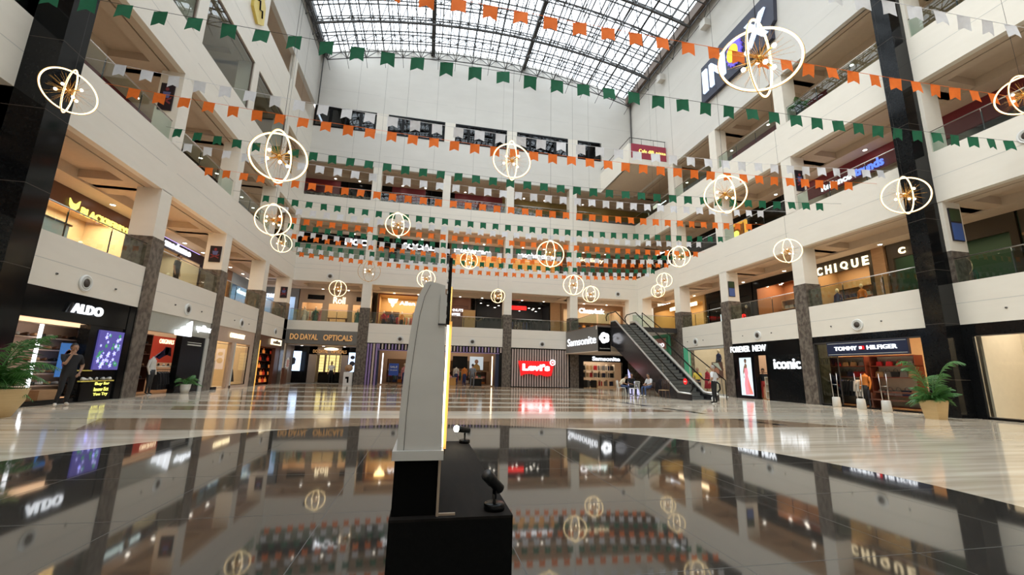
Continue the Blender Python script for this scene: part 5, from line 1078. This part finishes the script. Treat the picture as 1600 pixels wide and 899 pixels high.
# ============================================================ people
def person(loc, rz, label, J, shirt, trous, shoes, hair=HAIR, sleeve=.5, hairstyle=0, build=1.0, slim=1):
    """J: joint dictionary, local coords, facing -y"""
    t = thing('person', loc, label, 'person', rz=rz)
    names = list(J); idx = {n: i for i, n in enumerate(names)}
    E_ = [('pelvis', 'spine'), ('spine', 'chest'), ('chest', 'neck'), ('neck', 'headb'), ('headb', 'head')]
    for s in 'lr': E_ += [('pelvis', 'hip'+s), ('hip'+s, 'knee'+s), ('knee'+s, 'ank'+s), ('ank'+s, 'toe'+s), ('chest', 'sho'+s), ('sho'+s, 'elb'+s), ('elb'+s, 'wri'+s), ('wri'+s, 'palm'+s)]
    rad = {'pelvis': (.155, .115), 'spine': (.145, .105), 'chest': (.165, .115), 'neck': (.055, .058), 'headb': (.062, .07), 'head': (.078, .092), 'hip': (.095, .095), 'knee': (.062, .062), 'ank': (.042, .042), 'toe': (.042, .03), 'sho': (.07, .07), 'elb': (.045, .045), 'wri': (.03, .026), 'palm': (.038, .02)}
    me = bpy.data.meshes.new('body'); me.from_pydata([J[n] for n in names], [(idx[a], idx[b]) for a, b in E_], [])
    o = bpy.data.objects.new('body', me); COL.objects.link(o)
    md = o.modifiers.new('skin', 'SKIN'); md.use_smooth_shade = True
    sk = me.skin_vertices[0].data if me.skin_vertices else None
    if sk is None:
        import bmesh as _b
        bm = _b.new(); bm.from_mesh(me); bm.verts.layers.skin.verify(); bm.to_mesh(me); bm.free(); sk = me.skin_vertices[0].data
    for n in names:
        k = n if n in rad else n[:-1]; r = rad[k]; sk[idx[n]].radius = (r[0]*build, r[1]*build); sk[idx[n]].use_root = (n == 'pelvis')
    sb = o.modifiers.new('sub', 'SUBSURF'); sb.levels = 2; sb.render_levels = 2
    dg = bpy.context.evaluated_depsgraph_get(); dg.update(); bm_ = bpy.data.meshes.new_from_object(o.evaluated_get(dg))
    bpy.data.objects.remove(o)
    bm_.materials.clear()
    for m in (SKIN, shirt, trous, shoes): bm_.materials.append(m)
    segs = [(a, b, Vector(J[a]), Vector(J[b])) for a, b in E_]
    for p in bm_.polygons:
        c = p.center; best = None
        for a, b, A, B in segs:
            d = B-A; q = max(0, min(1, (c-A).dot(d)/d.length_squared)); ds = (c-(A+d*q)).length-rad.get(a, rad.get(a[:-1]))[0]*.6
            if best is None or ds < best[0]: best = (ds, a, b, q)
        _, a, b, q = best
        if a[:3] in ('kne', 'hip') or b[:3] == 'hip' or (a == 'pelvis' and q < .45): k = 2
        elif a[:3] == 'ank': k = 3
        elif a[:3] in ('elb',): k = 1 if sleeve > 1 else 0
        elif a[:3] == 'wri': k = 0
        elif a[:3] == 'sho': k = 1 if q < sleeve*1.6 else 0
        elif a in ('neck', 'headb') or (a == 'chest' and b == 'neck' and q > .8): k = 0
        else: k = 1
        p.material_index = k; p.use_smooth = True
    # face and fingers joined on the same mesh
    H_ = Vector(J['head']); up = (H_-Vector(J['headb'])).normalized(); mb = MB()
    f = Vector(J.get('_', (0, -1, 0))) if 0 else FACE.get(label, Vector((0, -1, 0))); f = (f-up*f.dot(up)).normalized(); rt = up.cross(f)
    mb.ball(H_+f*.012+up*.005, .098, SKIN, (.8, .98, 1.22)); mb.ball(H_+f*.108-up*.02, .018, SKIN, (1, 1, 1.5), 8, 6)
    for s in (-1, 1): mb.ball(H_+f*.094+rt*.034*s+up*.012, .011, BLK, nu=8, nv=5); mb.ball(H_+rt*.083*s, .02, SKIN, (.5, 1, 1.5), 8, 5)
    mb.ball(H_+f*.095-up*.055, .018, M('lips', (.3, .1, .08)), (1.3, .5, .4), 8, 5)
    for s in 'lr':
        w_, pm = Vector(J['wri'+s]), Vector(J['palm'+s]); d = (pm-w_).normalized(); sd = d.cross(Vector((0, 1, .3))).normalized(); cu = sd.cross(d)
        for q, ln in ((-1.5, .062), (-.5, .075), (.5, .08), (1.5, .068)):
            b0 = pm+sd*q*.017; mb.tube([b0-d*.02, b0+d*ln*.55, b0+d*ln+cu*.018], [.009, .0085, .006], SKIN, 6)
        mb.tube([w_+d*.03+sd*.025, w_+d*.06+sd*.052, w_+d*.09+sd*.055], [.011, .01, .008], SKIN, 6)
    mm = mb.mesh('x'); b2 = bmesh.new(); b2.from_mesh(bm_); nm = [x for x in mm.materials]
    off = len(bm_.materials)
    for m in nm: bm_.materials.append(m)
    for p in mm.polygons: p.material_index += off
    b2.from_mesh(mm); b2.to_mesh(bm_); b2.free()
    body = bpy.data.objects.new('body', bm_); COL.objects.link(body); body.parent = t
    mb = MB()
    hc = H_-f*.014+up*.03; vs = []; nu, nv = 16, 7
    mb.ball(hc, .104, hair, (.84, .98, 1.12)) if hairstyle == 0 else mb.ball(hc+up*.012, .106, hair, (.86, 1.0, 1.02))
    h = part('hair', mb, t, local=True)
    # trim the hair away from the face
    b3 = bmesh.new(); b3.from_mesh(h.data)
    dl = [v for v in b3.verts if (v.co-H_).dot(f) > .035 and (v.co-H_).dot(up) < .065 or (v.co-H_).dot(up) < -.06]
    bmesh.ops.delete(b3, geom=dl, context='VERTS'); b3.to_mesh(h.data); b3.free()
    return t
FACE = {}
def stand(lean=0, **kw):
    J = {'pelvis': (0, 0, .95), 'spine': (0, .01, 1.12), 'chest': (0, .0, 1.32), 'neck': (0, .01, 1.46), 'headb': (0, -.0, 1.54), 'head': (0, -.015, 1.63)}
    for s, k in (('l', -1), ('r', 1)):
        J['hip'+s] = (k*.095, 0, .9); J['knee'+s] = (k*.105, -.01, .5); J['ank'+s] = (k*.115, .02, .085); J['toe'+s] = (k*.13, -.14, .035)
        J['sho'+s] = (k*.185, .01, 1.39); J['elb'+s] = (k*.235, .03, 1.1); J['wri'+s] = (k*.24, -.04, .86); J['palm'+s] = (k*.24, -.06, .79)
    J.update(kw); return J
def sit(**kw):
    J = {'pelvis': (0, .05, .53), 'spine': (0, .07, .70), 'chest': (0, .03, .90), 'neck': (0, .01, 1.04), 'headb': (0, -.01, 1.12), 'head': (0, -.03, 1.21)}
    for s, k in (('l', -1), ('r', 1)):
        J['hip'+s] = (k*.1, -.02, .52); J['knee'+s] = (k*.13, -.42, .53); J['ank'+s] = (k*.13, -.42, .09); J['toe'+s] = (k*.14, -.57, .035)
        J['sho'+s] = (k*.185, .03, .97); J['elb'+s] = (k*.23, -.08, .72); J['wri'+s] = (k*.12, -.3, .66); J['palm'+s] = (k*.08, -.36, .65)
    J.update(kw); return J
CB, CW_, CBL = M('black_shirt', (.012, .012, .015), .8), M('white_shirt', (.62, .64, .68), .8), M('black_trousers', (.01, .01, .012), .8)
WS = M('white_sneaker', (.6, .57, .52), .6); BS = M('black_shoe', (.012, .01, .01), .3)
l = 'person in black T-shirt and trousers, white sneakers, hand at chin, before the shoe shop'
FACE[l] = Vector((.3, -1, -.1))
person((-9.95, 14.55, 0), R(55), l, stand(wril=(-.1, -.2, 1.43), elbl=(-.2, -.2, 1.16), palml=(-.05, -.19, 1.50), wrir=(.21, -.06, .93), elbr=(.3, .08, 1.13), palmr=(.17, -.09, .87), kneel=(-.12, -.08, .5), ankl=(-.16, -.03, .085), toel=(-.2, -.18, .035), kneer=(.1, .02, .5), ankr=(.12, .15, .085), toer=(.14, .0, .035)), CB, CBL, WS)
l = 'person in white shirt and black trousers seen from behind near the escalator foot'
person((13.42, 17.95, 0), R(180+30), l, stand(elbl=(-.33, .08, 1.13), wril=(-.22, -.12, .98), palml=(-.17, -.16, .95), elbr=(.33, .08, 1.13), wrir=(.22, -.12, .98), palmr=(.17, -.16, .95), ankl=(-.15, .02, .085), toel=(-.18, -.13, .035), ankr=(.15, .02, .085), toer=(.18, -.13, .035)), CW_, CBL, BS, hair=M('grey_hair', (.35, .33, .31), .7), build=1.08)
l = 'person in yellow shirt with arms held low behind the escalator rail'
person((16.55, 23.6, 0), R(-30), l, stand(wril=(-.14, -.22, .95), palml=(-.08, -.25, .92), wrir=(.14, -.22, .95), palmr=(.08, -.25, .92)), M('yellow_shirt', (.75, .55, .08), .8), M('dark_trousers', (.03, .03, .04), .8), BS, hair=M('fair_hair', (.3, .24, .14), .7))
l = 'person in grey shirt and trousers standing at the jeans shop entrance'
person((3.52, 31.6, 0), R(170), l, stand(), M('grey_shirt', (.13, .14, .16), .8), M('grey_trousers', (.10, .10, .11), .8), BS)
l = 'seated person in cream top leaning over the cafe table from the left'
person((12.05, 24.75, 0), R(80), l, sit(chest=(0, -.1, .86), neck=(0, -.2, .98), headb=(0, -.26, 1.04), head=(0, -.32, 1.10), shol=(-.185, -.12, .92), shor=(.185, -.12, .92)), M('cream_top', (.62, .55, .42), .8), M('blue_jeans', (.05, .08, .18), .8), BS)
l = 'seated person in white shirt and jeans on the dark brown chair'
person((13.02, 23.2, 0), R(-75), l, sit(anklr=(.13, -.3, .09)) if 0 else sit(), CW_, M('blue_jeans', (.05, .08, .18)), WS)
l = 'seated person in dark clothes behind the cafe table'
person((12.85, 25.0, 0), R(-10), l, sit(), CB, CBL, BS)
put('chair', mk_chair(DGREY, DGREY), (12.85, 25.0, 0), R(-10), 'dark chair behind the cafe table', 'chair', None, key='chd')
l = 'person in dark grey top walking behind the first-floor railing on the left'
person((XL-1.4, 22.5, FL[0]), R(95), l, stand(), M('dark_grey_top', (.06, .06, .07), .8), CBL, BS)
l = 'person in white shirt inside the optician entrance'
person((-7.55, YB+2.6, 0), R(10), l, stand(), CW_, CBL, BS)
l = 'person with curly dark hair in red trousers inside the dress shop doorway'
person((XR+.6, 21.75, 0), R(-60), l, stand(), CB, M('red_trousers', (.5, .05, .04), .8), BS, hairstyle=1)
# ============================================================ potted palms
def mk_palm(loc, label, pot_h, pot_r, fr, seed, potm, square=False, fl=1.0, cat='potted plant', name='potted_palm'):
    rr = random.Random(seed); x, y, z = loc; t = thing(name, loc, label, cat)
    mb = MB()
    if square:
        a = pot_r; b = pot_r*.72; P0 = [(-b, -b, 0), (b, -b, 0), (b, b, 0), (-b, b, 0)]; P1 = [(-a, -a, pot_h), (a, -a, pot_h), (a, a, pot_h), (-a, a, pot_h)]
        mb.add(P0+P1, [(3, 2, 1, 0), (0, 1, 5, 4), (1, 2, 6, 5), (2, 3, 7, 6), (3, 0, 4, 7)], potm)
        for s in ((-a, a, -a, -a+.05), (-a, a, a-.05, a), (-a, -a+.05, -a, a), (a-.05, a, -a, a)): mb.box(s[0], s[1], s[2], s[3], pot_h-.04, pot_h, potm)
    else: mb.lathe([(pot_r*.7, 0), (pot_r*.95, pot_h*.55), (pot_r, pot_h*.92), (pot_r*1.03, pot_h), (pot_r*.9, pot_h), (pot_r*.88, pot_h*.9)], potm, n=28)
    part('pot', mb, t, local=True)
    mb = MB(); mb.lathe([(pot_r*.86, pot_h*.85), (pot_r*.86, pot_h*.88)], SOIL, n=20); part('soil', mb, t, local=True)
    for (az, ln, rise, droop) in fr:
        az = R(az); d = Vector((math.cos(az), math.sin(az), 0)); mb = MB(); pts = []; n = 12; ln *= fl
        for i in range(n+1):
            s = i/n; pts.append(Vector((0, 0, pot_h*.87))+d*(.06+ln*(s*.35+.65*s*s)*(1-rise*.35))+Vector((0, 0, ln*(rise*s*1.25-droop*s*s*s))))
        mb.tube(pts, [.014*(1-.8*i/n)+.002 for i in range(n+1)], LEAF, 5)
        m = 20
        for k in range(m):
            s = .28+.72*k/(m-1); i = min(n-1, int(s*n)); q = s*n-i; p = pts[i]*(1-q)+pts[i+1]*q; tg = (pts[i+1]-pts[i]).normalized()
            side = tg.cross(Vector((0, 0, 1))).normalized(); L_ = ln*.42*math.sin(min(1, (1.08-s)*1.5)*math.pi*.5)*(.75+.25*rr.random())
            for sg in (-1, 1):
                dd = (side*sg*.8+tg*.65+Vector((0, 0, -.18-.25*rr.random()))).normalized(); wv = tg*.0125*fl+Vector((0, 0, .004))
                e = p+dd*L_+Vector((0, 0, -L_*.22)); mid = p+dd*L_*.5+Vector((0, 0, .01))
                mb.add([p-wv*.4, p+wv*.4, mid+wv, e, mid-wv], [(0, 1, 2, 4), (4, 2, 3)], LEAF)
        part('frond', mb, t, local=True)
    return t
random.seed(5)
def fronds(n, seed, big=1.0):
    rr = random.Random(seed); return [(360*k/n+rr.uniform(-18, 18), big*rr.uniform(.75, 1.15), rr.uniform(.35, .95), rr.uniform(.35, .75)) for k in range(n)]
mk_palm((-9.4, 11.65, 0), 'large potted palm in round tan planter at the left edge', .62, .62, fronds(30, 3, 1.0)+[(30, 1.3, 1.2, .5), (-10, 1.5, 1.1, .6), (90, 1.2, 1.2, .5), (-20, 1.3, .55, .4), (200, 1.5, 1.05, .55), (-60, 1.2, .35, .5), (20, 1.35, .8, .6)], 3, POT)
mk_palm((16.95, 11.5, 0), 'large potted palm in square tapered tan planter by the black pier', .62, .27, fronds(34, 8, .7)+[(-50, 1.5, 1.3, .75), (150, 1.45, 1.35, .8), (100, 1.2, 1.3, .7), (20, 1.0, 1.2, .6), (-100, 1.0, 1.3, .7)], 8, POT, True)
mk_palm((XL+.25, 21.6, 0), 'small palm in white round pot before the black panel of the sports shop', .38, .2, fronds(11, 5, .6), 5, PURE, name='potted_plant')
mk_palm((XR+.5, 17.25, FL[2]), 'leafy fern in tall dark pot behind the third-floor railing of the right side', .9, .2, fronds(16, 9, .7), 9, DGREY, name='potted_fern')
mk_palm((XR-.6, 8.0, 0), 'potted palm beyond the right edge', .5, .3, fronds(8, 2, .7), 2, POT) if 0 else None
# ============================================================ foreground display
PB = M('pedestal_black', (.004, .004, .004), .9, spec=.05)
t = thing('display_platform', (.15, 2.78, 0), 'long black cloth-covered platform in the foreground', 'platform')
mb = MB(); mb.box(-.10, .395, 1.84, 3.72, 0, .65, BLKM); part('box', mb, t)
mb = MB(); mb.box(-.1005, .3955, 1.8395, 3.7205, .642, .652, M('black_felt_top', (.006, .005, .0045), .8, spec=.15, noise=((30, 4, 30), (.014, .011, .009), 5, .5))); part('top_cloth', mb, t)
t = thing('sign_pedestal', (-.005, 2.2, .652), 'black box pedestal under the silver curved sign', 'pedestal')
mb = MB(); mb.box(-.095, .082, 1.88, 2.75, .652, .868, PB); part('box', mb, t)
mb = MB(); mb.box(.082, .092, 1.86, 1.872, .652, .9, M('wood_edge', (.35, .27, .2), .6)); mb.box(.082, .16, 1.868, 1.88, .652, .66, M('wood_edge', (.35, .27, .2))); part('edge_strip', mb, t)
t = thing('silver_sign', (0, 2.2, .868), 'tall silver metal sign seen edge-on with a warm lit right side', 'sign')
yb = 1.87
prof = [(-.090, .905), (-.089, 1.05), (-.083, 1.2), (-.073, 1.34), (-.062, 1.46), (-.045, 1.55), (-.022, 1.605), (.0, 1.622), (.072, 1.605), (.083, 1.3), (.088, 1.1), (.092, .905)]
mb = MB(); mb.prism([(x, yb, z) for x, z in prof], (0, .5, 0), SILV); part('body', mb, t)
mb = MB(); mb.box(-.106, .10, yb-.02, yb+.52, .868, .905, SILV); part('base_cap', mb, t)
mb = MB(); mb.tube([(x+.028, yb-.001, z) for x, z in prof[:7]], .0012, DGREY, 4); part('seam', mb, t)
mb = MB(); mb.box(.052, .080, yb-.008, yb, 1.43, 1.56, SILV); mb.box(.048, .082, yb-.012, yb, 1.425, 1.432, DGREY); part('clip_plate', mb, t)
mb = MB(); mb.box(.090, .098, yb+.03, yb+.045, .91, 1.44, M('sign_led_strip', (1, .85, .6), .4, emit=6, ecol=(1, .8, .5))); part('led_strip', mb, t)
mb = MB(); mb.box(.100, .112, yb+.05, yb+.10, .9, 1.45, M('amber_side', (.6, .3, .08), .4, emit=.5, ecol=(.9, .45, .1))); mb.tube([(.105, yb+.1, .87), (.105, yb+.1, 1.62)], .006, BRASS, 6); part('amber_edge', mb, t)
mb = MB(); mb.box(.083, .098, yb+.02, yb+.06, 1.43, 1.74, BLK)
for k in range(5): mb.box(.079, .084, yb+.015, yb+.05, 1.46+k*.055, 1.475+k*.055, SILV)
part('black_bracket', mb, t)
def spot(loc, rz, tilt, lit, label):
    t = thing('spotlight', loc, label, 'spotlight', rz=rz)
    mb = MB(); mb.lathe([(.05, 0), (.052, .004), (.052, .028), (.048, .032)], BLK, n=28); part('base', mb, t, local=True)
    mb = MB(); mb.tube([(0, 0, .03), (0, 0, .07)], .009, DGREY); mb.box(-.012, .012, -.004, .004, .05, .13, BLK); part('bracket', mb, t, local=True)
    c = Vector((0, 0, .12)); d = Vector((0, -math.cos(tilt), math.sin(tilt))); mb = MB()
    mb.tube([c-d*.05, c-d*.045, c+d*.02, c+d*.02, c+d*.075, c+d*.08], [.022, .026, .026, .029, .029, .026], M('spot_body', (.02, .022, .024), .3, .5), 20); part('lamp_head', mb, t, local=True)
    mb = MB(); mb.tube([c+d*.0795, c+d*.0815], [.024, .024], M('spot_lens_lit', (1, .9, .7), .3, emit=60, ecol=(1, .8, .5)) if lit else DGREY, 20); part('lens', mb, t, local=True)
    if lit: mb = MB(); mb.ball(c+d*.09, .03, M('spot_glow_lens', (1, .9, .7), .3, emit=30, ecol=(1, .82, .55))); part('bulb', mb, t, local=True)
    t.scale = (.86 if not lit else .85,)*3
    return t
spot((.33, 1.92, .652), R(-62), R(42), False, 'black spotlight on the near end of the black platform')
spot((.36, 3.62, .652), R(-70), R(10), True, 'glowing spotlight on the far end of the black platform')
mb = MB(); mb.prism([(-.13, 1.85, 0), (-.11, 1.83, 0), (-.11, 1.84, .02), (-.12, 1.85, .03)], (.02, .05, 0), M('yellow_tape', (.7, .7, .03), .5)); solo('yellow_tape', mb, 'scrap of yellow tape at the foot of the black platform', 'tape')
# ============================================================ orb chandeliers
ORB = [(-8.33, 10.4, 7.3, 28, 1), (-3.03, 8.3, 5.25, 75, 1), (4.25, 4.25, 5.52, 60, 1), (14.4, 6.64, 8.38, 40, 1), (1.95, 10.11, 6.76, 100, 1), (7.44, 8.97, 5.93, 20, 1), (12.39, 8.23, 6.13, 150, 1),
       (-4.94, 13.79, 5.76, 60, 1), (-7.77, 23.25, 7.63, 30, 1), (-1.45, 17.39, 7.2, 80, 1), (2.17, 23.66, 7.55, 90, 1), (-2.79, 19.99, 5.7, 10, 0), (4.34, 14.49, 5.58, 98, 1), (11.57, 17.33, 6.81, 70, 1),
       (14.49, 14.14, 6.43, 50, 1), (-.2, 23.74, 6.31, 85, 1), (-5.5, 26.95, 6.03, 70, 1), (4.92, 29.59, 6.62, 100, 1), (7.02, 19.41, 5.55, 30, 1), (9.73, 23.84, 6.03, 60, 1), (15.86, 25.6, 7.69, 45, 1), (17.25, 28.8, 7.6, 55, 1)]
OLAB = ['in front of the left black pier', 'second largest, upper left above the sports shop', 'largest, in front of the slate cinema sign', 'cut off by the right edge of the picture', 'in the upper middle under the back windows',
        'upper right, left of the last white column', 'wide one against the right black pier', 'at the left over the first-floor corner, larger of a pair', 'smaller of the pair at the left, just under the larger', 'middle left above the silver sign, between flags',
        'middle, small one among the lowest flags', 'unlit one with dark rings left of the silver sign', 'among the flags right of centre', 'at the right end of the lowest flags', 'in front of the right column beside the bulb-letter shop',
        'half hidden behind the top of the silver sign', 'small one in front of the taupe boutique', 'small one before the stone column right of the cafe lettering', 'larger of the pair left of the bubbly-lettered shop', 'smaller of the pair left of the bubbly-lettered shop',
        'upper of the pair above the escalator', 'lower of the pair above the escalator']
def mk_orb(lit):
    t = thing('orb_chandelier', (0, 0, 0), '', 'chandelier'); rg = RING if lit else BRASS
    a = Vector((1, 0, 0)); zz = Vector((0, 0, 1))
    for k, (rot, tilt) in enumerate(((0, .06), (64, -.1))):
        ax = Vector((math.cos(R(rot)), math.sin(R(rot)), 0)); z2 = (zz+Vector((-ax.y, ax.x, 0))*tilt).normalized()
        mb = MB(); mb.ring((0, 0, 0), .50, .016 if lit else .009, rg, ax, z2, 56, 8); part('ring', mb, t, local=True)
        if lit: mb = MB(); mb.ring((0, 0, 0), .519, .006, BRASS, ax, z2, 48, 5); part('ring_band', mb, t, local=True)
    mb = MB(); mb.ball((0, 0, 0), .05, BRASS, nu=10, nv=7); part('hub', mb, t, local=True)
    rr = random.Random(2); mb = MB()
    for k in range(64):
        z = 1-2*(k+.5)/64; a = k*2.39996; r = math.sqrt(1-z*z); d = Vector((r*math.cos(a), r*math.sin(a), z)); mb.tube([d*.04, d*rr.uniform(.3, .46)], [.0028, .0014], BRASS, 4, False)
    part('spokes', mb, t, local=True)
    for k in range(6):
        z = (-.55, .45, -.2, .15, -.75, .6)[k]; a = k*1.13+.4; r = math.sqrt(1-z*z); d = Vector((r*math.cos(a), r*math.sin(a), z))
        mb = MB(); mb.tube([d*.04, d*.19], .012, BRASS, 6); la = part('lamp_arm', mb, t, local=True); mb = MB(); mb.ball(d*.22, .033, BULB if lit or k < 4 else CREAM, nu=8, nv=6); part('bulb', mb, la, local=True)
    return t
PO = [mk_orb(True), mk_orb(False)]; first = [True, True]
for i, (x, y, z, rz, lit) in enumerate(ORB):
    rz = -math.degrees(math.atan2(x, y))+((i*37) % 25-12)+(30 if i == 0 else 0)
    k = 0 if lit else 1; lab = ('glowing' if lit else 'unlit')+' double-ring orb chandelier, '+OLAB[i]
    if first[k]: o = PO[k]; first[k] = False; o.location = (x, y, z); o.rotation_euler = (0, 0, R(rz)); tag(o, lab, 'chandelier', 'orb chandeliers')
    else: o = dup(PO[k], (x, y, z), R(rz), lab, 'orb chandeliers')
    mb = MB(); mb.tube([(0, 0, .5), (0, 0, arc(x)-1.5-z)], .004, DGREY, 5, False); c = part('cable', mb, o, local=True)
# ============================================================ pennant buntings
SP = .735
def sagz(s, zl, zr, sg): return zl+(zr-zl)*s-sg*4*s*(1-s)+.18
# (colour, y left, y right, sag, first x, last x)
BUNT = [('w', 6.15, 6.1, 9.2, 9.85, .3, 6.0, 18.6), ('o', 8.4, 8.2, 9.77, 9.8, .31, -1.2, 18.6), ('g', 9.95, 9.1, 9.35, 8.95, .38, -10.2, 18.7), ('w', 13.43, 12.92, 10.07, 9.8, .73, -9.63, 18.41), ('o', 14.28, 13.62, 9.82, 9.53, .53, -9.71, 17.95), ('g', 17.45, 15.3, 10.24, 9.27, .63, -10.1, 18.0),
        ('w', 18.2, 18.1, 10.02, 9.95, .58, -10.1, 17.3), ('o', 20.0, 19.8, 9.85, 9.8, .48, -10.1, 18.5), ('g', 23.5, 22.8, 10.21, 10.01, .54, -8.9, 18.4), ('w', 24.3, 24.0, 9.99, 10.0, .53, -8.9, 18.2), ('o', 25.9, 25.4, 9.91, 9.71, .38, -8.9, 18.4), ('g', 27.6, 27.2, 10.1, 9.95, .6, -8.8, 18.5),
        ('w', 28.7, 28.3, 10.0, 9.9, .6, -9.2, 18.5), ('o', 30.3, 29.5, 10.2, 9.93, .66, -9.4, 18.7), ('g', 31.3, 30.3, 9.9, 9.6, .55, -9.4, 18.5), ('w', 32.7, 32.2, 9.9, 9.75, .55, -9.6, 18.5), ('o', 34.2, 33.9, 9.88, 9.82, .53, -9.9, 18.5)]
CN = {'w': ('white', WHT), 'o': ('orange', ORANG), 'g': ('green', GREEN)}; cnt = {'w': 0, 'o': 0, 'g': 0}
def mk_pennant(m, v):
    mb = MB(); nx, nz = 4, 4; w_, h_ = .17, .385; vs = []
    for j in range(nz+1):
        for i in range(nx+1):
            s, q = i/nx*2-1, j/nz; z = -h_*q+(q*.085*(1-abs(s)) if q > 0 else 0)
            vs.append((s*w_, .014*math.sin(s*2.2+v*2+q*2)*q, z))
    fs = [(j*(nx+1)+i, j*(nx+1)+i+1, (j+1)*(nx+1)+i+1, (j+1)*(nx+1)+i) for j in range(nz) for i in range(nx)]
    b = [(x, y+.0015, z) for x, y, z in vs]; n = len(vs); mb.add(vs+b, fs+[tuple(n+k for k in f[::-1]) for f in fs], m, True)
    return mb.mesh('pennant')
PM = {c: [mk_pennant(CN[c][1], v) for v in range(3)] for c in 'wog'}
rr = random.Random(9)
for c, y0, y1, zl, zr, sg, xa, xb in BUNT:
    cnt[c] += 1; n = cnt[c]
    lab = '%s pennant bunting across the atrium, %s %s string from the camera' % (CN[c][0], ORD[n-1] if n > 1 else 'nearest', CN[c][0])
    t = thing('pennant_bunting', (4.2, (y0+y1)/2, 10.0), lab, 'bunting', 'pennant buntings across the atrium')
    pt = lambda x: Vector((x, y0+(y1-y0)*(x-XL)/(XR-XL), sagz((x-XL)/(XR-XL), zl, zr, sg)))
    mb = MB(); mb.tube([pt(XL+(XR-XL)*k/30) for k in range(31)], .006, ORANG if c == 'o' and n < 3 else STR if c == 'g' else WHT if c == 'w' else ORANG, 4, False); part('string', mb, t)
    k = 0; x = xa
    while x <= xb:
        p = pt(x)-t.location; o = bpy.data.objects.new('pennant', PM[c][rr.randrange(3)]); COL.objects.link(o); o.parent = t; o.location = p
        o.rotation_euler = (rr.uniform(-.12, .12), rr.uniform(-.02, .05), rr.uniform(-.22, .04)+math.atan2(y1-y0, XR-XL)); x += SP
